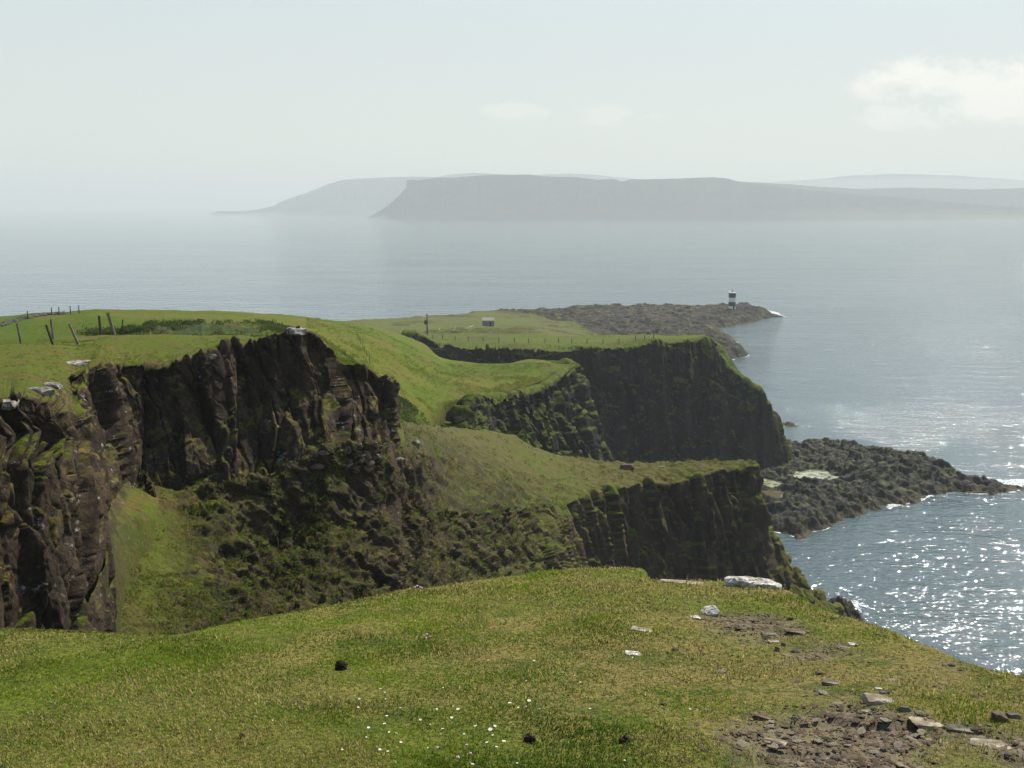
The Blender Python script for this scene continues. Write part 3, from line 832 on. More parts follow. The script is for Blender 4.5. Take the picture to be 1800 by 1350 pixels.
M_white = flat_mat("lichen_rock", (0.60, 0.58, 0.52), 0.9, 0.45, 14.0, 0.03, (0.20, 0.175, 0.13))
M_pale = flat_mat("pale_rock", (0.34, 0.30, 0.22), 0.9, 0.45, 7.0, 0.02, (0.13, 0.10, 0.065))
M_brown = flat_mat("brown_rock", (0.175, 0.13, 0.085), 0.9, 0.45, 12.0, 0.02, (0.065, 0.048, 0.032))
M_grey = flat_mat("grey_rock", (0.20, 0.18, 0.145), 0.9, 0.45, 6.0, 0.03, (0.06, 0.05, 0.035))
M_dung = flat_mat("dark_dung", (0.040, 0.030, 0.022), 0.95, 0.5, 30.0, 0.01, (0.014, 0.011, 0.008))
M_post = flat_mat("weathered_post", (0.24, 0.21, 0.155), 0.9, 0.4, 8.0, 0.01, (0.10, 0.085, 0.06))
M_postd = flat_mat("dark_post", (0.060, 0.055, 0.040), 0.9, 0.4, 8.0, 0.01)

M_lich = flat_mat("lichen_stained_rock", (0.34, 0.32, 0.27), 0.95, 0.6, 3.0, 0.03, (0.085, 0.070, 0.050))
def ico(sub):
    import bmesh
    bm = bmesh.new(); bmesh.ops.create_icosphere(bm, subdivisions=sub, radius=1.0)
    v = np.array([p.co for p in bm.verts]); f = np.array([[q.index for q in p.verts] for p in bm.faces]); bm.free()
    return v, f
ICO3, ICO4, ICO1 = ico(4), ico(5), ico(2)
def rock_v(seed, dims=(1, 1, 1), nplanes=12, src=None, rough=0.05, boxy=0.0, kmin=0.5):
    r = np.random.default_rng(seed)
    v, f = src or ICO3
    v = v.copy()
    pl = r.normal(size=(nplanes, 3)); pl /= np.linalg.norm(pl, axis=1, keepdims=True)
    ds = r.uniform(kmin, 0.85, nplanes)
    if boxy:
        bxp = np.array([[1, 0.15, 0.05], [-1, 0.1, -0.05], [0.1, 1, 0.1], [-0.15, -1, 0.05], [0.02, 0.05, 1], [0, 0, -1.0]])
        bxp += r.normal(size=bxp.shape) * 0.08; bxp /= np.linalg.norm(bxp, axis=1, keepdims=True)
        pl = np.concatenate([bxp, pl[:4]]); ds = np.concatenate([np.full(6, boxy), np.maximum(ds[:4], 0.72)])
    for n_, d_ in zip(pl, ds):
        k = v @ n_ - d_
        v -= np.where(k > 0, k, 0)[:, None] * n_
    v *= np.array(dims)
    q = v + seed * 3.1
    sc_ = float(np.mean(dims))
    nn = v / (np.linalg.norm(v, axis=1, keepdims=True) + 1e-6)
    v += nn * (fbm(q, 0.55 * sc_, 3, seed) * rough * sc_)[:, None]
    v += nn * (fbm(q, 0.14 * sc_, 2, seed + 5) * rough * 0.4 * sc_)[:, None]
    return v, f
def rock_obj(name, seed, dims, mat, loc, rz=0, label=None, cat="rock", group=None, tilt=(0, 0), sink=0.25, **kw):
    v, f = rock_v(seed, dims, **kw)
    me = np_mesh(name, v, f, k=3, smooth=False)
    o = link_mesh(name, me, mat)
    o.location = Vector(loc) + Vector((0, 0, dims[2] * (1 - 2 * sink) * 0.6))
    o.rotation_euler = (tilt[0], tilt[1], rz)
    return tag(o, label, cat, group)
def px2m(px, Y): return px / FPX * Y

# ---- named stones of the foreground: px, py, width px, dims ratio, material
slab_specs = [
 ("slab", 1302, 1030, 62, 0.55, 0.30, M_white, 301, "thick white slab at the cliff edge, the larger left one of the layered pair", (0.05, -0.06)),
 ("slab", 1345, 1034, 66, 0.50, 0.24, M_white, 302, "thinner white layered slab overlapping the right of the thick one at the cliff edge", (0.04, 0.10)),
 ("slab", 1247, 1078, 34, 0.6, 0.30, M_white, 303, "bright white wedge of rock tilted up in the turf below the edge slabs", (0.3, -0.35)),
 ("slab", 1222, 1086, 24, 0.6, 0.12, M_white, 304, "small low white stone touching the foot of the white wedge", (0, 0)),
 ("slab", 1113, 1150, 40, 0.6, 0.10, M_white, 305, "flat white stone flush with the turf left of the bare patch", (0.05, 0)),
 ("slab", 1128, 1108, 56, 0.55, 0.08, M_pale, 306, "low buff slab half sunk in turf above the flat white stone", (0, 0.04)),
 ("slab", 1200, 1026, 112, 0.30, 0.06, M_pale, 307, "long buff bedrock ledge at the cliff edge left of the white slabs", (0, 0)),
 ("slab", 1397, 1114, 50, 0.5, 0.17, M_brown, 308, "dark brown squared slab with a shaded front face", (0.08, 0.05)),
 ("slab", 1350, 1116, 34, 0.5, 0.15, M_grey, 309, "grey slab just left of the dark brown squared slab", (0, 0.1)),
 ("slab", 1361, 1128, 30, 0.6, 0.12, M_pale, 310, "small pale slab in front of the dark brown squared slab", (0, 0)),
 ("slab", 1500, 1134, 26, 0.6, 0.12, M_white, 311, "small bright white stone right of the dark brown squared slab", (0.05, 0.1)),
 ("slab", 1483, 1138, 30, 0.6, 0.10, M_grey, 312, "grey stone under the left edge of the small bright white stone", (0, 0)),
 ("slab", 1366, 1144, 12, 0.8, 0.8, M_brown, 313, "small upright dark stone below the slabs", (0, 0)),
 ("slab", 1377, 1135, 10, 0.8, 0.8, M_brown, 314, "smallest dark knob of stone beside the upright dark stone", (0, 0)),
 ("slab", 1543, 1212, 18, 0.6, 0.22, M_white, 315, "small white chip lying on the long buff slab", (0, 0)),
 ("slab", 1552, 1219, 16, 0.6, 0.3, M_grey, 316, "lilac grey chip beside the white chip on the long slab", (0, 0)),
 ("slab", 1545, 1232, 76, 0.5, 0.16, M_pale, 317, "long buff slab at the upper edge of the bare stony patch", (0.08, 0.06)),
 ("slab", 1462, 1202, 44, 0.6, 0.14, M_grey, 318, "grey flake slab left of the long buff slab", (0.05, 0.05)),
 ("slab", 1526, 1252, 34, 0.5, 0.15, M_pale, 319, "pale thin slab below the long buff slab", (0, 0)),
 ("slab", 1590, 1252, 24, 0.7, 0.6, M_grey, 320, "blocky grey stone with a dark shaded face right of the long slab", (0, 0)),
 ("slab", 1755, 1266, 34, 0.7, 0.55, M_brown, 321, "large dark layered block near the right edge", (0.1, 0.1)),
 ("slab", 1780, 1262, 26, 0.8, 0.45, M_grey, 322, "rounded grey block against the right side of the dark layered block", (0, 0)),
 ("slab", 1640, 1272, 110, 0.5, 0.07, M_pale, 323, "broad smooth bedrock slab right of the stony patch", (0.05, 0.06)),
 ("slab", 1740, 1310, 100, 0.5, 0.08, M_pale, 324, "broad pale bedrock slab in the lower right corner", (0.04, 0.05)),
 ("slab", 1690, 1284, 60, 0.5, 0.12, M_grey, 325, "cracked grey slab between the two broad bedrock slabs", (0.04, 0)),
 ("slab", 1365, 1305, 60, 0.5, 0.08, M_pale, 326, "pale slab at the left edge of the stony patch", (0.0, 0)),
 ("slab", 1340, 1262, 44, 0.45, 0.14, M_brown, 327, "dark turf-edged stone step at the upper left of the stony patch", (0.1, 0.25)),
 ("clod", 600, 1176, 25, 0.9, 0.75, M_dung, 328, "dried dark dung clod on the turf, the farthest one", (0, 0)),
 ("clod", 931, 1303, 22, 0.9, 0.85, M_dung, 329, "dried dark dung clod beside the white daisies", (0, 0)),
 ("clod", 1098, 1305, 22, 0.9, 0.7, M_dung, 330, "dried dark dung clod in the brightest green turf", (0, 0)),
 ("clod", 426, 1297, 14, 0.9, 0.7, M_dung, 331, "smallest dark dung clod in dry turf at lower left", (0, 0)),
]
for nm, px, py, w, ry, rz_, mat, sd_, lab, tl in slab_specs:
    loc, nor, on = hit(px, py)
    if loc is None or loc.y > 40: loc = Vector(P(px, py + 6, 11.0))
    wm = px2m(w, loc.y) / 2 * 1.1
    if nm == "clod":
        rock_obj("dung_clod", sd_, (wm, wm * ry, wm * rz_), mat, loc, sd_ % 3, lab, "dung", tilt=tl, sink=0.15, nplanes=9, rough=0.32, kmin=0.75)
    else:
        o = rock_obj("rock", sd_, (wm, wm * max(ry * 1.4, .3), wm * rz_ * 1.8), mat, loc, 0.2 * math.sin(sd_), lab, "rock", tilt=(tl[0] - 0.12, tl[1] + 0.03), sink=0.55 if mat is M_pale else 0.36, boxy=0.74 if sd_ < 305 else 0.62, rough=0.16 if sd_ < 305 else 0.08, src=ICO4 if sd_ < 305 else None)

# ---- boulders on the slope
boulders = [
 ("boulder", 731, 786, 24, 0.9, 1.15, M_lich, 340, "pale lichen-covered upright boulder below the end of the left cliff"),
 ("boulder", 1103, 823, 34, 0.7, 0.55, M_brown, 341, "squat brown boulder on the rim of the near promontory"),
 ("boulder", 1164, 822, 20, 0.7, 0.3, M_grey, 342, "small flat grey boulder right of the squat brown one"),
 ("boulder", 820, 579, 4, 0.8, 0.7, M_brown, 343, "dark boulder in the pasture left of the shed"),
 ("boulder", 839, 577.5, 4, 0.8, 0.6, M_brown, 344, "dark boulder in the pasture just beside the shed"),
 ("boulder", 70, 690, 62, 0.7, 0.40, M_lich, 345, "large white-topped boulder on the left cliff edge, the left of the pair"),
 ("boulder", 92, 680, 44, 0.7, 0.40, M_lich, 346, "white-topped boulder on the left cliff edge, the right of the pair"),
 ("boulder", 136, 643, 74, 0.6, 0.28, M_lich, 347, "broad flat lichen-white slab on the rim of the left cliff"),
 ("boulder", 18, 712, 50, 0.7, 0.45, M_lich, 348, "lichen-spotted boulder at the far left of the cliff edge"),
 ("boulder", 520, 583, 54, 0.7, 0.30, M_lich, 349, "lichen-grey cap stone on the highest bluff of the left cliff"),
 ("boulder", 372, 628, 20, 0.7, 0.6, M_lich, 350, "small white cap stone in the middle of the left cliff rim"),
 ("boulder", 610, 790, 26, 0.8, 0.9, M_grey, 351, "pale angular block leaning on the cliff foot"),
]
for nm, px, py, w, ry, rz_, mat, sd_, lab in boulders:
    loc, nor, on = hit(px, py)
    if loc is None: continue
    wm = px2m(w, loc.y) / 2 * 0.95
    rock_obj("boulder", sd_, (wm, wm * ry, wm * rz_), mat, loc, sd_ * 0.7, lab, "boulder", sink=0.42, boxy=0.72 if rz_ < 0.6 else 0, rough=0.16)
def copies(proto_specs, name, cat, group, label, pts, smin, smax, mat):
    """individual stones sharing a few meshes"""
    protos = []
    for sd_, dims in proto_specs:
        v, f = rock_v(sd_, dims, src=ICO1, rough=0.04)
        me = np_mesh(name, v, f, k=3, smooth=False); me.materials.append(mat[sd_ % len(mat)])
        protos.append(me)
    first = None
    for i, (loc, sc_) in enumerate(pts):
        o = bpy.data.objects.new(name, protos[i % len(protos)]) if first is None else first.copy()
        o.data = protos[i % len(protos)]
        first = first or o
        o.location = loc; o.scale = (sc_,) * 3
        o.rotation_euler = (random.uniform(-.3, .3), random.uniform(-.3, .3), random.uniform(0, 6.28))
        scn.collection.objects.link(o)
        tag(o, label, cat, group)
# rubble under the end of the left cliff
pts = []
for i in range(70):
    px = random.gauss(650, 42); py = 800 + random.gauss(0, 16) + abs(px - 645) * 0.08
    loc, nor, on = hit(px, py)
    if loc is not None and loc.y < 120 and on == 'slope':
        pts.append((loc, 0.12 + 0.30 * random.random() ** 2))
copies([(401, (1, .8, .5)), (402, (1, .6, .35)), (403, (.9, .8, .6))], "fallen_stone", "stone", "stones fallen at the cliff foot",
       "angular grey stone in the rubble at the foot of the left cliff's right end", pts, 0, 0, [M_grey, M_brown])
# loose stones of the bare patches (300 largest as things, the rest as one gravel object)
gx, gy, gs = [], [], []
while len(gx) < 4200:
    x = rng.uniform(-0.2, 4.2, 4000); y = rng.uniform(3.2, 9.5, 4000)
    m = bare_mask(x, y) > rng.uniform(0.15, 1.3, 4000)
    gx += list(x[m]); gy += list(y[m])
gx, gy = list(gx[:4200]), list(gy[:4200])
sx_ = rng.uniform(0.4, 3.4, 1400); sy_ = rng.uniform(3.6, 9.5, 1400); gx += list(sx_); gy += list(sy_)
gx, gy = np.array(gx), np.array(gy)
gs = 0.007 + 0.013 * rng.random(len(gx)) ** 3 + 0.018 * rng.random(len(gx)) ** 9
def fgz(x, y):
    """height of the foreground sheet by nearest vertex"""
    flat = FG.reshape(-1, 3)
    out = np.empty(len(x))
    cell = 0.06
    key = {}
    ii = np.floor(flat[:, :2] / cell).astype(int)
    for k_, (a_, b_) in enumerate(ii):
        key[(a_, b_)] = k_
    for n_, (xx, yv) in enumerate(zip(x, y)):
        a_, b_ = int(math.floor(xx / cell)), int(math.floor(yv / cell))
        k_ = key.get((a_, b_))
        if k_ is None:
            for da, db in ((1, 0), (0, 1), (-1, 0), (0, -1), (1, 1), (-1, -1), (2, 0), (0, 2), (-2, 0), (0, -2)):
                k_ = key.get((a_ + da, b_ + db))
                if k_ is not None: break
        out[n_] = flat[k_, 2] - 0.2 * (yv - flat[k_, 1]) if k_ is not None else np.nan
    return out
gz = fgz(gx, gy)
ok = ~np.isnan(gz)
gx, gy, gz, gs = gx[ok], gy[ok], gz[ok], gs[ok]
order = np.argsort(-gs / gy)
pts = [(Vector((gx[i], gy[i], gz[i] + gs[i] * 0.2)), gs[i]) for i in order[:300]]
copies([(411, (1.3, .9, .4)), (412, (1.5, .8, .3)), (413, (1, .8, .5)), (414, (1.2, 1, .35))], "stone", "stone", "loose stones on the bare patch",
       "small brown stone lying among many others on the worn bare ground", pts, 0, 0, [M_brown, M_grey, M_brown, M_pale])
def merged_rocks(name, px_, seed0, mat, src=ICO1, flatk=0.4):
    vs, fs, off = [], [], 0
    pr_ = [rock_v(seed0 + k, (1, .8, flatk), src=src, rough=0.03) for k in range(6)]
    for i, (x, y, z, sc_) in enumerate(px_):
        v, f = pr_[i % 6]
        a_ = random.uniform(0, 6.28); c_, s_ = math.cos(a_), math.sin(a_)
        w_ = np.stack([v[:, 0] * c_ - v[:, 1] * s_, v[:, 0] * s_ + v[:, 1] * c_, v[:, 2]], 1) * sc_ + np.array([x, y, z])
        vs.append(w_); fs.append(f + off); off += len(v)
    o = link_mesh(name, np_mesh(name, np.concatenate(vs), np.concatenate(fs), k=3, smooth=False), mat)
    o["kind"] = "stuff"
    return o
g = merged_rocks("gravel", [(gx[i], gy[i], gz[i] + gs[i] * 0.1, gs[i] * 0.8) for i in order[300:]], 420, M_brown)
g["label"] = "fine brown stone chips on the worn ground"

# ---- foreground grass: one mesh of blades
NB = 380000
bx_, by_ = [], []
n_ = 0
while n_ < NB:
    y = 2.6 + 12.5 * rng.random(200000) ** 1.5; u = rng.uniform(-0.62, 0.62, 200000)
    x = u * y + rng.uniform(-.3, .3, 200000)
    q = np.stack([x, y, 0 * x], -1)
    dens = 0.55 + 0.6 * fbm(q, 0.5, 3, 501)
    dens *= (1 - 0.93 * bare_mask(x, y)) * (1 - 0.45 * np.clip((x - 0.6) / 1.0, 0, 1))
    m = rng.random(200000) < dens
    bx_.append(x[m]); by_.append(y[m]); n_ += m.sum()
x = np.concatenate(bx_)[:NB]; y = np.concatenate(by_)[:NB]
z = fgz(x, y); ok = ~np.isnan(z); x, y, z = x[ok], y[ok], z[ok]
n_ = len(x)
q = np.stack([x, y, 0 * x], -1)
dry = np.clip(0.50 + 0.65 * np.clip((x - 0.5) / 0.8, 0, 1) + 2.6 * fbm(q, 1.1, 4, 511) + 0.35 * np.clip((y - 6.5) / 4, 0, 1) + 0.5 * np.exp(-((x + 1.9) / 0.9) ** 2) - 0.75 * np.exp(-((x - 0.15) / 0.85) ** 2 - ((y - 5.0) / 1.5) ** 2), 0, 1)
isdry = rng.random(n_) < dry * 0.72 + 0.06
hgt = (0.010 + 0.013 * rng.random(n_)) * (1 + 0.7 * np.clip(fbm(q, 0.35, 3, 512), -0.6, 1.0))
hgt = np.where((rng.random(n_) < 0.012) & isdry, hgt * 2.6, hgt) * np.where(y > 9, 1.25, 1.0)
wd = (0.0016 + 0.0016 * rng.random(n_)) * np.clip(y / 4.5, 1, 2.6)
a_ = rng.uniform(0, 2 * math.pi, n_); ln = rng.uniform(0.2, 1.1, n_) * hgt
base_ = np.stack([x, y, z - 0.004], -1)
sd_v = np.stack([np.cos(a_ + 1.57), np.sin(a_ + 1.57), 0 * a_], -1) * wd[:, None]
ld = np.stack([np.cos(a_), np.sin(a_), 0 * a_], -1) * ln[:, None]
midp = base_ + ld * 0.35 + np.array([0, 0, 1.0]) * (hgt * 0.62)[:, None]
tip = base_ + ld + np.array([0, 0, 1.0]) * hgt[:, None]
V = np.stack([base_ - sd_v, base_ + sd_v, midp + sd_v * 0.8, midp - sd_v * 0.8, tip], 1).reshape(-1, 3)
i5 = np.arange(n_) * 5
F = np.stack([np.stack([i5, i5 + 1, i5 + 2], -1), np.stack([i5, i5 + 2, i5 + 3], -1), np.stack([i5 + 3, i5 + 2, i5 + 4], -1)], 1).reshape(-1, 3)
me = np_mesh("grass", V, F, k=3, smooth=False)
gcol = np.stack([0.10 + 0.07 * rng.random(n_), 0.155 + 0.08 * rng.random(n_), 0.008 + 0.012 * rng.random(n_)], -1)
br_ = rng.random(n_) ** 1.5
dcol = np.stack([0.13 + 0.38 * br_, 0.105 + 0.33 * br_, 0.035 + 0.12 * br_], -1)
lush = np.exp(-((x - 0.3) / 0.9) ** 2 - ((y - 5.4) / 1.6) ** 2)[:, None]
tone = np.clip(0.5 + 1.5 * fbm(q, 0.8, 4, 513), 0, 1)[:, None]
gcol = gcol * (1 - 0.40 * lush * np.array([0.9, 0.45, 0.2])) * (0.65 + 0.6 * tone)
bc_ = np.where(isdry[:, None], dcol, gcol)
ca = me.attributes.new("tint", 'FLOAT_COLOR', 'POINT')
cc = np.ones((n_, 5, 4), np.float32); cc[:, :, :3] = bc_[:, None, :]
ca.data.foreach_set("color", cc.ravel())
s = NT("grass_blades")
s.l(s.attrc("tint"), s.bs.inputs["Base Color"]); s.bs.inputs["Roughness"].default_value = 0.7
tr = s.n("ShaderNodeBsdfTranslucent"); s.l(s.attrc("tint"), tr.inputs[0])
mx = s.n("ShaderNodeMixShader"); mx.inputs[0].default_value = 0.45
s.l(s.bs.outputs[0], mx.inputs[1]); s.l(tr.outputs[0], mx.inputs[2]); s.l(mx.outputs[0], s.out.inputs[0])
M_blade = s.m
o = link_mesh("grass", me, M_blade); o["kind"] = "stuff"; o["label"] = "short green and straw-coloured turf blades of the foreground"

# ---- leafy tufts: heather and coarse grass on the middle slope and rims
def tufts(name, pts, nrm, size, cols_, nleaf, label, leafk=0.34, up=0.5):
    n_ = len(pts)
    d = rng.normal(size=(n_, nleaf, 3)); d /= np.linalg.norm(d, axis=-1, keepdims=True)
    nn = nrm[:, None, :]
    dd = (d * nn).sum(-1, keepdims=True)
    d = np.where(dd < -0.1, d - 2 * dd * nn, d)
    d[..., 2] += up * 0.3
    c_ = pts[:, None, :] + d * size[:, None, None] * rng.uniform(0.45, 1.0, (n_, nleaf, 1))
    e1 = rng.normal(size=(n_, nleaf, 3)); e1 -= (e1 * d).sum(-1, keepdims=True) * d * 0.7; e1 /= np.linalg.norm(e1, axis=-1, keepdims=True)
    e2 = d + rng.normal(size=d.shape) * 0.5; e2 /= np.linalg.norm(e2, axis=-1, keepdims=True)
    ls = (size[:, None, None] * leafk) * rng.uniform(0.6, 1.3, (n_, nleaf, 1))
    V = np.stack([c_ - e1 * ls * 0.5, c_ + e1 * ls * 0.5, c_ + e2 * ls * 1.3], 2).reshape(-1, 3)
    F = np.arange(len(V)).reshape(-1, 3)
    me = np_mesh(name, V, F, k=3, smooth=False)
    cv = np.repeat(cols_[:, None, :], nleaf, 1) * rng.uniform(0.75, 1.3, (n_, nleaf, 1))
    cc = np.ones((n_, nleaf, 3, 4), np.float32); cc[..., :3] = cv[:, :, None, :]
    ca = me.attributes.new("tint", 'FLOAT_COLOR', 'POINT'); ca.data.foreach_set("color", cc.ravel())
    o = link_mesh(name, me, M_blade); o["kind"] = "stuff"; o["label"] = label
    return o
fl_ = SG.reshape(-1, 3); nl_ = SN.reshape(-1, 3); am_ = Samp.reshape(-1)
pr_ = proj(fl_)
w_ = am_ * (pr_[:, 1] < 1130) * (pr_[:, 0] > -60)
w_ = w_ * np.clip(0.5 + 1.5 * fbm(fl_, 2.5, 3, 521), 0.02, 1.5)
w_ = w_ / w_.sum()
idx = rng.choice(len(fl_), 7500, p=w_)
sz_ = rng.uniform(0.10, 0.26, len(idx)) * np.clip(fl_[idx, 1] / 60, 0.7, 1.5)
kind_ = rng.random(len(idx)) + 0.5 * fbm(fl_[idx], 5, 3, 522)
cl_ = np.where((kind_ < 0.55)[:, None], np.array([0.085, 0.125, 0.014]), np.where((kind_ < 0.85)[:, None], np.array([0.15, 0.13, 0.035]), np.array([0.085, 0.070, 0.028])))
tufts("heather", fl_[idx], nl_[idx], sz_, cl_, 16, "clumps of heather and coarse grass on the middle slope")

def surf_tufts(Gs, name, n, sel, smin, smax, label, cols3, nleaf=12, seed=1):
    fl = Gs.reshape(-1, 3); p = proj(fl)
    w = sel(fl, p) * np.clip(0.4 + 1.6 * fbm(fl, 5, 3, seed), 0.02, 1.6); w = np.clip(w, 0, None); w = w / w.sum()
    ix = rng.choice(len(fl), n, p=w)
    k_ = rng.random(n)
    cl = np.where((k_ < 0.6)[:, None], np.array(cols3[0]), np.where((k_ < 0.88)[:, None], np.array(cols3[1]), np.array(cols3[2])))
    up_ = np.repeat(np.array([[0.1, -0.1, 0.95]]), n, 0)
    tufts(name, fl[ix], up_, rng.uniform(smin, smax, n) * np.clip(fl[ix, 1] / 60, 0.6, 2.0), cl, nleaf, label)
GRC = [(0.11, 0.15, 0.010), (0.17, 0.15, 0.035), (0.085, 0.11, 0.02)]
surf_tufts(LG, "turf_tussocks", 9500, lambda f, p: (np.abs(LRK) < 0.75).reshape(-1) * (p[:, 1] > 585) * (p[:, 1] < 760) * (p[:, 0] > -40), 0.05, 0.13, "small tussocks of grass on the left clifftop and its rim", GRC, 12, 541)
surf_tufts(HG, "meadow_tussocks", 9000, lambda f, p: (p[:, 1] > 560) * (p[:, 1] < 760) * (p[:, 0] > 540) * (p[:, 0] < 1000) * (f[:, 1] < 200), 0.07, 0.17, "short tussocks of grass scattered over the meadow", GRC, 9, 542)
surf_tufts(HG, "hollow_bushes", 3600, lambda f, p: (HH > 0.3).reshape(-1) * 1.0, 0.12, 0.27, "dark low bushes and bracken filling the hollow behind the posts", [(0.045, 0.075, 0.014), (0.075, 0.10, 0.02), (0.06, 0.055, 0.022)], 14, 543)
# ================================================================== man-made things
import bmesh
M_wpaint = flat_mat("white_paint", (0.78, 0.78, 0.74), 0.6, 0.08, 0.8, 0.005)
M_bpaint = flat_mat("black_paint", (0.030, 0.032, 0.036), 0.6, 0.2, 0.8, 0.005)
M_wood = flat_mat("grey_boards", (0.13, 0.13, 0.12), 0.9, 0.35, 3, 0.01)
M_roof = flat_mat("pale_roof", (0.20, 0.19, 0.16), 0.8, 0.2, 2, 0.01)
M_dark = flat_mat("dark_opening", (0.02, 0.02, 0.02), 0.7, 0.1, 2, 0.0)
M_metal = flat_mat("galvanised_steel", (0.35, 0.35, 0.34), 0.5, 0.2, 3, 0.0)
def from_bm(name, bm, mat, parent=None, smooth=False):
    me = bpy.data.meshes.new(name); bm.to_mesh(me); bm.free()
    for p in me.polygons: p.use_smooth = smooth
    return link_mesh(name, me, mat, parent)
def add_prism(bm, n, r0, r1, z0, z1, cx=0, cy=0, rot=0.0, cap=True):
    a = [bm.verts.new((cx + r0 * math.cos(rot + 2 * math.pi * i / n), cy + r0 * math.sin(rot + 2 * math.pi * i / n), z0)) for i in range(n)]
    b_ = [bm.verts.new((cx + r1 * math.cos(rot + 2 * math.pi * i / n), cy + r1 * math.sin(rot + 2 * math.pi * i / n), z1)) for i in range(n)]
    for i in range(n): bm.faces.new((a[i], a[(i + 1) % n], b_[(i + 1) % n], b_[i]))
    if cap: bm.faces.new(a[::-1]); bm.faces.new(b_)
def add_box(bm, x0, x1, y0, y1, z0, z1):
    v = [bm.verts.new(p) for p in ((x0, y0, z0), (x1, y0, z0), (x1, y1, z0), (x0, y1, z0), (x0, y0, z1), (x1, y0, z1), (x1, y1, z1), (x0, y1, z1))]
    for f in ((0, 3, 2, 1), (4, 5, 6, 7), (0, 1, 5, 4), (1, 2, 6, 5), (2, 3, 7, 6), (3, 0, 4, 7)): bm.faces.new([v[i] for i in f])
def add_rod(bm, p, q, r, n=6):
    p, q = Vector(p), Vector(q); d = (q - p).normalized()
    u = d.orthogonal().normalized(); w = d.cross(u)
    a = [bm.verts.new(p + (u * math.cos(2 * math.pi * i / n) + w * math.sin(2 * math.pi * i / n)) * r) for i in range(n)]
    b_ = [bm.verts.new(q + (u * math.cos(2 * math.pi * i / n) + w * math.sin(2 * math.pi * i / n)) * r) for i in range(n)]
    for i in range(n): bm.faces.new((a[i], a[(i + 1) % n], b_[(i + 1) % n], b_[i]))
    bm.faces.new(a[::-1]); bm.faces.new(b_)
def empty(name, loc, rz=0, **k):
    o = bpy.data.objects.new(name, None); o.location = loc; o.rotation_euler = (0, 0, rz)
    scn.collection.objects.link(o); o.empty_display_size = 0.5
    return tag(o, **k)

# lighthouse
loc_, _n, _o = hit(1286.5, 544.5)
LY = loc_.y + 2.5
lx, ly, lz = P(1286.5, 543.5, LY)
base_z = lz - 0.4
top_z = P(1286.5, 514.5, LY)[2]
H = top_z - base_z
lh_ = empty("lighthouse", (lx, ly, base_z), 0.35, label="octagonal lighthouse with black and white bands at the end of the low point", cat="lighthouse")
r_ = 6.15 / FPX * LY
f1, f2, f3, f4 = [base_z + 0 for _ in range(4)]
zz = [0, (P(0, 538, LY)[2] - base_z), (P(0, 530.6, LY)[2] - base_z), (P(0, 523, LY)[2] - base_z), (P(0, 515.4, LY)[2] - base_z), H]
n8 = 8
bm = bmesh.new(); add_prism(bm, n8, r_ * 1.02, r_ * 0.97, 0, H, rot=0.2); from_bm("tower", bm, M_wpaint, lh_)
for a_, b_ in ((1, 2), (3, 4)):
    bm = bmesh.new(); ra = r_ * (1.02 - 0.05 * zz[a_] / H) + 0.04; rb = r_ * (1.02 - 0.05 * zz[b_] / H) + 0.04
    add_prism(bm, n8, ra, rb, zz[a_], zz[b_], rot=0.2); from_bm("black_band", bm, M_bpaint, lh_)
bm = bmesh.new(); add_prism(bm, n8, r_ * 1.1, r_ * 1.1, H, H + 0.22, rot=0.2); from_bm("parapet", bm, M_wpaint, lh_)
bm = bmesh.new()
for i in range(8):
    a_ = 0.2 + 2 * math.pi * i / 8; b2_ = 0.2 + 2 * math.pi * (i + 1) / 8
    p = Vector((r_ * 1.02 * math.cos(a_), r_ * 1.02 * math.sin(a_), H + 0.22)); q = Vector((r_ * 1.02 * math.cos(b2_), r_ * 1.02 * math.sin(b2_), H + 0.22))
    add_rod(bm, p, p + Vector((0, 0, 1.0)), 0.05)
    for h_ in (0.5, 0.98): add_rod(bm, p + Vector((0, 0, h_)), q + Vector((0, 0, h_)), 0.03)
from_bm("railing", bm, M_wpaint, lh_)
bm = bmesh.new(); add_prism(bm, 10, 0.45, 0.45, H + 0.22, H + 1.2); add_prism(bm, 10, 0.36, 0.34, H + 1.2, H + 1.7); add_prism(bm, 10, 0.45, 0.08, H + 1.7, H + 2.0)
lan = from_bm("lantern", bm, M_metal, lh_)
bm = bmesh.new(); add_rod(bm, (0.9, 0.3, H + 0.2), (0.9, 0.3, H + 2.4), 0.05); from_bm("mast", bm, M_metal, lh_)
bm = bmesh.new(); add_box(bm, -0.5, 0.5, -r_ * 1.06, -r_ * 0.8, 0.2, 2.2); from_bm("door", bm, M_bpaint, lh_)

# shed
loc, _n, _o = hit(858, 573.5)
sy = loc.y; w_ = px2m(20.5, sy) / 2; hh_ = px2m(9.5, sy); rh = px2m(4.2, sy)
sh_ = empty("shed", (loc.x, loc.y + w_ * 0.7, loc.z - 0.3), 0.06, label="small grey board shed with a pale lean-to roof standing alone in the far pasture", cat="shed")
bm = bmesh.new(); add_box(bm, -w_, w_, -w_ * 0.7, w_ * 0.7, 0, hh_ + 0.3)
from_bm("wall", bm, M_wood, sh_)
bm = bmesh.new()
v = [bm.verts.new(p) for p in ((-w_ * 1.05, -w_ * 0.78, hh_ + 0.3), (w_ * 1.05, -w_ * 0.78, hh_ + 0.3), (w_ * 1.05, w_ * 0.78, hh_ + 0.3 + rh), (-w_ * 1.05, w_ * 0.78, hh_ + 0.3 + rh))]
v2 = [bm.verts.new(Vector(p.co) + Vector((0, 0, 0.12))) for p in v]
for f in ((0, 3, 2, 1),): bm.faces.new([v[i] for i in f])
bm.faces.new(v2)
for i in range(4): bm.faces.new((v[i], v[(i + 1) % 4], v2[(i + 1) % 4], v2[i]))
from_bm("roof", bm, M_roof, sh_)
bm = bmesh.new()
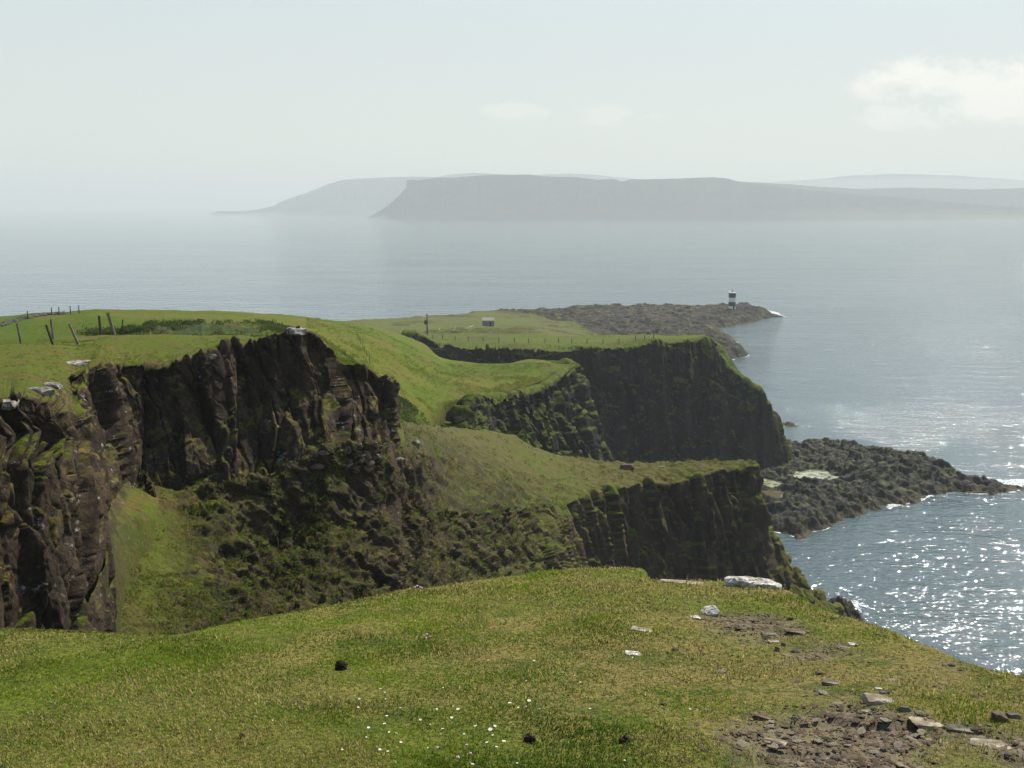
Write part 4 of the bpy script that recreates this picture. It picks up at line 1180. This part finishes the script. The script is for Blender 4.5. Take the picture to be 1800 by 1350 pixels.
for k_ in range(5):
    z_ = 0.45 + k_ * (hh_ / 5.2)
    add_box(bm, -w_ * 0.96, w_ * 0.96, -w_ * 0.7 - 0.05, -w_ * 0.7 - 0.004, z_, z_ + 0.12)
from_bm("cladding", bm, M_metal, sh_)
bm = bmesh.new(); add_box(bm, w_ * 0.2, w_ * 0.5, -w_ * 0.7 - 0.09, -w_ * 0.7 - 0.055, 0.3, 1.9); from_bm("door", bm, M_dark, sh_)

# utility pole
PY_ = 420.0
loc, _n, _o = hit(751, 588)
if loc is not None: PY_ = loc.y
px_, py_, pz_ = P(751, 588, PY_)
ptop = P(751, 551.5, PY_)[2]
up_ = empty("utility_pole", (px_, PY_, loc.z - 0.3), 0.0, label="lone wooden utility pole with a small transformer beyond the meadow", cat="utility pole")
bm = bmesh.new(); add_prism(bm, 8, 0.20, 0.13, 0, ptop - loc.z + 0.3); from_bm("pole", bm, M_postd, up_)
hp = ptop - loc.z
bm = bmesh.new(); add_prism(bm, 10, 0.34, 0.34, hp - 2.6, hp - 1.5, cx=-0.42, cy=0.0); add_box(bm, -0.3, 0.1, -0.06, 0.06, hp - 2.2, hp - 2.05); from_bm("transformer", bm, M_postd, up_)
bm = bmesh.new(); add_box(bm, -0.55, 0.55, -0.05, 0.05, hp - 0.3, hp - 0.15); from_bm("crossarm", bm, M_postd, up_)

# pale track in the far pasture, laid on the ground
pv_ = []
ends = [hit(771, 582.5)[0], hit(800, 577)[0], hit(832, 573.2)[0]]
for i in range(41):
    t_ = i / 20; k_ = min(int(t_), 1); f_ = t_ - k_
    q_ = ends[k_].lerp(ends[k_ + 1], f_)
    wd_ = 2.0 + 0.6 * math.sin(i * 0.7)
    for dy in (-wd_, 0, wd_):
        l2, _ = drop(q_.x, q_.y + dy)
        pv_.append((l2.x, l2.y, l2.z + 0.30))
pv_ = np.array(pv_).reshape(-1, 3, 3)
pth = link_mesh("path", np_mesh("path", pv_, grid_faces(pv_.shape[0], 3)), flat_mat("pale_gravel", (0.52, 0.48, 0.36), 0.9, 0.3, 0.5))
pth["kind"] = "structure"; pth["label"] = "short pale gravel track in the far pasture"

# leaning posts on the left plateau
posts = [(37, 603, 30, 568, 5.0, M_post, "weathered grey fence post at the far left, leaning slightly left"),
         (93, 606, 81, 571, 4.5, M_postd, "dark thin fence post leaning left, the front one of the crossing pair"),
         (94, 596, 89, 561, 4.5, M_post, "upright fence post just behind the thin leaning one"),
         (138, 606, 122, 570, 5.0, M_post, "pale fence post leaning strongly left in the middle of the row"),
         (177, 589, 174, 555, 4.8, M_postd, "dark nearly upright fence post left of the thick tall one"),
         (201, 587, 190, 549, 5.5, M_post, "tallest thick fence post leaning left against the dark hollow"),
         (213, 584, 216, 562, 2.5, M_postd, "short thin stake right of the tallest post")]
for i, (bx0, by0, tx, ty, w, mat, lab) in enumerate(posts):
    loc, _n, _o = hit(bx0, by0)
    if loc is None: continue
    tp = Vector(P(tx, ty, loc.y)); d = tp - loc
    bm = bmesh.new(); rr_ = px2m(w, loc.y) / 2
    add_rod(bm, -d * 0.12, d * 0.55, rr_, 8); add_rod(bm, d * 0.55, d, rr_ * 0.92, 8)
    o = from_bm("fence_post", bm, mat); o.location = loc; tag(o, lab, "fence post", "old posts on the clifftop")
    if i == 5:
        bm = bmesh.new(); d2 = Vector((-0.10, 0.05, 0)); add_rod(bm, d2 - d * 0.1, d2 + d * 0.97, rr_ * 0.75, 8); from_bm("strut", bm, M_postd, o)
# dry stone wall on the hilltop at upper left
wp = [(-60, 583), (0, 574), (20, 568), (40, 562), (62, 556.5), (85, 553.8), (112, 552.5)]
vs, fs, off = [], [], 0
for k_ in range(len(wp) - 1):
    for j in range(26):
        f_ = (j + random.random()) / 26
        px = wp[k_][0] * (1 - f_) + wp[k_ + 1][0] * f_; py = wp[k_][1] * (1 - f_) + wp[k_ + 1][1] * f_
        loc, _n, _o = hit(px, py)
        if loc is None or loc.y > 260: continue
        for lv in range(1):
            v, f = rock_v(600 + (j * 3 + lv) % 9, (0.36, 0.28, 0.24), src=ICO1, nplanes=8)
            sc_ = random.uniform(0.7, 1.2)
            vs.append(v * sc_ + np.array([loc.x + random.uniform(-.2, .2), loc.y + random.uniform(-.15, .15), loc.z + 0.12 + lv * 0.38])); fs.append(f + off); off += len(v)
o = link_mesh("stone_wall", np_mesh("stone_wall", np.concatenate(vs), np.concatenate(fs), k=3, smooth=False), flat_mat("dark_wall_stone", (0.10, 0.095, 0.08), 0.9, 0.5, 3, 0.02))
tag(o, "low dark dry stone wall running over the hilltop at upper left", "stone wall")
for i, (px, py) in enumerate([(49, 559), (91, 552), (104, 551), (124, 550), (139, 549)]):
    loc, _n, _o = hit(px, py + 2)
    if loc is None or loc.y > 300: continue
    bm = bmesh.new(); add_prism(bm, 6, 0.07, 0.06, -0.2, 1.0); o = from_bm("stake", bm, M_postd); o.location = loc
    tag(o, "thin dark stake standing along the hilltop stone wall", "stake", "stakes along the hilltop wall")

def fence(name, pts_px, h, label, wires=True, r=0.06, mats=None):
    fe = None; tops = []
    for i, (px, py) in enumerate(pts_px):
        loc, _n, _o = hit(px, py)
        if loc is None or loc.y > 460: continue
        if fe is None: fe = empty(name, loc, 0, label=label, cat="fence"); o0 = loc.copy()
        bm = bmesh.new(); add_prism(bm, 6, r, r * 0.9, -0.3, h * random.uniform(0.9, 1.1)); o = from_bm("post", bm, M_postd, fe); o.location = loc - o0
        tops.append(loc - o0)
    if wires and len(tops) > 1:
        bm = bmesh.new()
        for p, q in zip(tops[:-1], tops[1:]):
            for hh2 in (0.45, 0.75, 1.05): add_rod(bm, p + Vector((0, 0, hh2)), q + Vector((0, 0, hh2)), 0.012, 3)
        from_bm("wire", bm, M_metal, fe)
    return fe
fence("fence", [(733, 593), (761, 595), (778, 596), (800, 598), (823, 600), (849, 600), (877, 602), (904, 602), (929, 603), (958, 603), (982, 603), (1005, 604), (1032, 604), (1060, 604), (1088, 603), (1117, 599), (1133, 597), (1149, 596)],
      1.15, "post and wire fence along the headland pasture above the dark cliff", r=0.085)
fence("fence", [(628, 592), (631, 598), (634, 605), (638, 612), (641, 620), (645, 628), (650, 637)], 0.9, "short line of tiny posts running down the meadow", r=0.03, wires=False)

# ================================================================== tide pools and foam
s = NT("pool_water"); s.bs.inputs["Base Color"].default_value = (0.10, 0.085, 0.045, 1); s.bs.inputs["Roughness"].default_value = 0.03
s.bs.inputs["Specular IOR Level"].default_value = 0.5
M_pool = s.m
s = NT("pool_algae"); c = s.mix(s.mr(s.noise(0.5, 5, 0.7), 0.42, 0.58), (0.09, 0.10, 0.04), (0.30, 0.31, 0.19))
M_alg = s.fin(c, None, 0.25); s.bs.inputs["Specular IOR Level"].default_value = 0.5
labs = ["brown still tide pool at the foot of the shelf beside the promontory", "large pale tide pool in the middle of the rock shelf", "bright tide pool at the back edge of the rock shelf",
        "small pale tide pool towards the seaward end of the shelf", "greenish shallow tide pool against the headland foot", "tiny pale tide pool between the large one and the seaward one"]
for i, (px, py, rx, ry, zz_) in enumerate(POOLS):
    cx, cy, _ = sea_pt(px, py, zz_)
    th_ = np.linspace(0, 2 * math.pi, 49)[:-1]
    vs = [(cx, cy, zz_)] + [(cx + rx * 1.35 * math.cos(a_), cy + ry * 1.35 * math.sin(a_), zz_) for a_ in th_]
    me = np_mesh("tide_pool", vs, [(0, k_ + 1, (k_ + 1) % 48 + 1) for k_ in range(48)], k=3)
    o = link_mesh("tide_pool", me, M_pool if i in (0,) else M_alg); o["kind"] = "structure"; o["label"] = labs[i]
M_foam = flat_mat("sea_foam", (0.80, 0.83, 0.82), 0.7, 0.1, 1.0, 0.02)
ft = M_foam.node_tree
f_tr = ft.nodes.new("ShaderNodeBsdfTransparent"); f_mx = ft.nodes.new("ShaderNodeMixShader"); f_n = ft.nodes.new("ShaderNodeTexNoise"); f_tc = ft.nodes.new("ShaderNodeTexCoord")
f_n.inputs["Scale"].default_value = 1.6; f_n.inputs["Detail"].default_value = 8; f_n.inputs["Roughness"].default_value = 0.75
f_r = ft.nodes.new("ShaderNodeMapRange"); f_r.inputs[1].default_value = 0.40; f_r.inputs[2].default_value = 0.62; f_r.inputs[3].default_value = 0.1
ft.links.new(f_tc.outputs["Object"], f_n.inputs["Vector"]); ft.links.new(f_n.outputs["Fac"], f_r.inputs[0]); ft.links.new(f_r.outputs[0], f_mx.inputs[0])
_out = [n for n in ft.nodes if n.type == 'OUTPUT_MATERIAL'][0]; _bs = [n for n in ft.nodes if n.type == 'BSDF_PRINCIPLED'][0]
ft.links.new(f_tr.outputs[0], f_mx.inputs[1]); ft.links.new(_bs.outputs[0], f_mx.inputs[2]); ft.links.new(f_mx.outputs[0], _out.inputs["Surface"])
def foam_cells(name, X, Yg, keep, label, z=0.07):
    n, m = X.shape
    f = grid_faces(n, m)
    kf = (keep[:-1, :-1] & keep[1:, 1:] & keep[:-1, 1:] & keep[1:, :-1]).reshape(-1)
    if kf.sum() < 4: return
    f = f[kf]; used = np.unique(f); mp = np.full(n * m, -1); mp[used] = np.arange(len(used))
    V = np.stack([X, Yg, np.full(X.shape, z)], -1).reshape(-1, 3)[used]
    o = link_mesh(name, np_mesh(name, V, mp[f]), M_foam); o["kind"] = "stuff"; o["label"] = label
def grid(x0, x1, y0, y1, st):
    return np.meshgrid(np.arange(x0, x1, st), np.arange(y0, y1, st))
polyS = [sea_pt(*p)[:2] for p in shelf_px] + [(35, 205), (35, 258)]
X, Yg = grid(36, 122, 190, 275, 0.22); q = np.stack([X, Yg, 0 * X], -1)
sd = inside_dist(X + 2.2 * fbm(q, 6, 4, 121), Yg + 2.6 * fbm(q, 6, 4, 122), polyS)
nf = fbm(q, 2.2, 4, 701); nf2 = fbm(q, 14, 3, 702)
foam_cells("sea_foam", X, Yg, (sd < 0.3) & (sd > -0.8 - 0.8 * nf2) & (nf + 0.8 * nf2 > 0.10), "thin white foam lapping round the rock shelf")
polyL = [sea_pt(px, py)[:2] for px, py in shore] + [(70, 300), (70, 262), (-60, 262)]
X, Yg = grid(-110, 160, 400, 670, 0.55); q = np.stack([X, Yg, 0 * X], -1)
sd = inside_dist(X + 3.5 * fbm(q, 14, 4, 81), Yg + 7 * fbm(q, 16, 4, 82), polyL)
nf = fbm(q * np.array([1, .6, 1]), 6, 4, 711); nf2 = fbm(q, 30, 3, 712)
foam_cells("sea_foam", X, Yg, (sd < 0.5) & (sd > -1.2 - 6 * (Yg > 600) * (nf2 > -0.1)) & (nf + nf2 > 0.0), "white surf line round the low point")
for px, py, rx, ry, sd_, lab in ((1494, 1062, 2.6, 6.5, 720, "white wash around the black reef below the spur"), (1392, 748, 3.5, 2.8, 730, "white wash round the reef at the headland foot"),
                                 (1765, 851, 12, 7, 740, "broken white water off the end of the rock shelf"), (725, 571.5, 16, 5, 750, "white surf on the flat offshore reef"), (800, 565, 12, 4, 760, "white surf round the small offshore reef")):
    cx, cy, _ = sea_pt(px, py); st = rx / 40
    X, Yg = grid(cx - rx * 1.5, cx + rx * 1.5, cy - ry * 1.5, cy + ry * 1.5, st); q = np.stack([X, Yg, 0 * X], -1)
    d = np.sqrt(((X - cx) / rx) ** 2 + ((Yg - cy) / ry) ** 2)
    foam_cells("sea_foam", X, Yg, (fbm(q, rx * 0.35, 5, sd_, 0.65) - 0.55 * d + 0.28) > 0, lab, 0.09)

# ================================================================== flowers
M_petal = flat_mat("white_petals", (0.85, 0.84, 0.80), 0.6, 0.05, 50, 0.0)
M_eye = flat_mat("yellow_eye", (0.65, 0.45, 0.04), 0.7, 0.2, 50, 0.0)
M_pink = flat_mat("pink_petals", (0.62, 0.36, 0.44), 0.7, 0.3, 60, 0.0)
M_stem = flat_mat("green_stem", (0.09, 0.14, 0.02), 0.7, 0.2, 50, 0.0)
def flower_meshes():
    bm = bmesh.new()
    for i in range(13):
        a_ = 2 * math.pi * i / 13; da = 0.17
        p = [bm.verts.new(q_) for q_ in ((0.25 * math.cos(a_ - da), 0.25 * math.sin(a_ - da), 0.0), (math.cos(a_ - da * .9), math.sin(a_ - da * .9), 0.12), (1.08 * math.cos(a_), 1.08 * math.sin(a_), 0.10), (math.cos(a_ + da * .9), math.sin(a_ + da * .9), 0.12), (0.25 * math.cos(a_ + da), 0.25 * math.sin(a_ + da), 0.0))]
        bm.faces.new(p)
    pet = bpy.data.meshes.new("petals"); bm.to_mesh(pet); bm.free(); pet.materials.append(M_petal)
    bm = bmesh.new(); add_prism(bm, 10, 0.30, 0.20, 0.02, 0.16); eye = bpy.data.meshes.new("disc"); bm.to_mesh(eye); bm.free(); eye.materials.append(M_eye)
    bm = bmesh.new(); add_rod(bm, (0, 0, -3.0), (0, 0, 0), 0.07, 5); st = bpy.data.meshes.new("stem"); bm.to_mesh(st); bm.free(); st.materials.append(M_stem)
    bm = bmesh.new()
    bmesh.ops.create_icosphere(bm, subdivisions=2, radius=0.9)
    for v_ in bm.verts: v_.co *= 1 + 0.25 * random.random(); v_.co.z *= 0.8
    hd = bpy.data.meshes.new("flower_head"); bm.to_mesh(hd); bm.free(); hd.materials.append(M_pink)
    return pet, eye, st, hd
pet, eye, stm, hd = flower_meshes()
def flower(px, py, wpx, pink=False, label=None, group=None, name="daisy", cat="daisy"):
    loc, nor, on = hit(px, py + 3)
    if loc is None or loc.y > 20: return
    rr_ = px2m(wpx, loc.y) / 2 * 0.78
    e = empty(name, (loc.x, loc.y, loc.z), 0, label=label, cat=cat, group=group)
    e.scale = (rr_,) * 3
    k_ = 0.022 / rr_
    tl = (random.uniform(-.35, .1), random.uniform(-.25, .25), random.uniform(0, 6))
    for nm, me in ((("flower_head", hd), ("stem", stm)) if pink else (("petals", pet), ("disc", eye), ("stem", stm))):
        o = bpy.data.objects.new(nm, me); scn.collection.objects.link(o); o.parent = e
        o.location = (0, 0, k_)
        if nm != "stem": o.rotation_euler = tl
dz_px = [(669, 1214, 6), (677, 1220, 4), (632, 1232, 5), (630, 1247, 5), (678, 1232, 4), (680, 1262, 6), (704, 1248, 4), (676, 1276, 7), (648, 1283, 7), (684, 1291, 6), (697, 1293, 6), (705, 1309, 7), (602, 1322, 5), (668, 1322, 7), (682, 1325, 6), (739, 1269, 6),
         (797, 1245, 5), (805, 1250, 8), (768, 1250, 5), (794, 1265, 7), (778, 1285, 6), (836, 1280, 8), (862, 1286, 10), (870, 1280, 7), (856, 1309, 7), (886, 1307, 9), (873, 1317, 6), (896, 1239, 8), (930, 1235, 8), (816, 1294, 5), (911, 1247, 5), (866, 1296, 5),
         (939, 1164, 5), (1010, 1190, 5), (1037, 1249, 5), (1098, 1341, 5), (831, 1348, 7), (909, 1346, 5), (858, 1163, 5), (779, 1212, 4), (925, 1200, 5), (1020, 1202, 4), (752, 1319, 4), (644, 1300, 4), (1213, 1250, 5), (480, 1270, 4), (370, 1287, 4), (1112, 1158, 4)]
for px, py, w in dz_px:
    flower(px, py, w, label="small white daisy open in the short turf", group="daisies scattered over the turf")
for px, py, w in [(769, 1319, 8), (805, 1336, 9), (820, 1314, 8), (827, 1329, 7), (756, 1278, 6), (924, 1246, 6), (948, 1250, 5)]:
    flower(px, py, w, True, "pink clover head low in the turf among the daisies", "pink clover heads among the daisies", "clover", "clover")
for px, py, w in [(729, 1033, 5), (733, 1031, 6), (738, 1033, 5), (744, 1030, 5), (748, 1029, 6), (741, 1034, 5), (720, 1036, 4)]:
    flower(px, py, w, True, "pink thrift head on the crest of the foreground turf", "pink thrift on the turf crest", "thrift", "thrift")
for px, py, w in [(745, 1119, 5), (750, 1117, 6), (756, 1121, 5), (749, 1124, 5)]:
    flower(px, py, w, True, "faded pink thrift head in the middle of the turf", "faded thrift patch", "thrift", "thrift")
# ================================================================== haze
hz = bpy.data.meshes.new("haze")
bx = 43000.0; z0, z1 = -40.0, 330.0
vs = [(x, y, zz) for zz in (z0, z1) for x, y in ((-bx, -bx), (bx, -bx), (bx, bx), (-bx, bx))]
hz.from_pydata(vs, [], [(0, 3, 2, 1), (4, 5, 6, 7), (0, 1, 5, 4), (1, 2, 6, 5), (2, 3, 7, 6), (3, 0, 4, 7)])
hm = bpy.data.materials.new("haze_air"); hm.use_nodes = True; t = hm.node_tree; t.nodes.clear()
o_ = t.nodes.new("ShaderNodeOutputMaterial"); pv = t.nodes.new("ShaderNodeVolumePrincipled")
pv.inputs["Color"].default_value = (0.675, 0.72, 0.71, 1)
pv.inputs["Density"].default_value = HAZE_D
pv.inputs["Anisotropy"].default_value = HAZE_G
t.links.new(pv.outputs[0], o_.inputs["Volume"])
haze = link_mesh("haze", hz, hm); haze["kind"] = "stuff"; haze["label"] = "thin sea haze that fades the far coast"
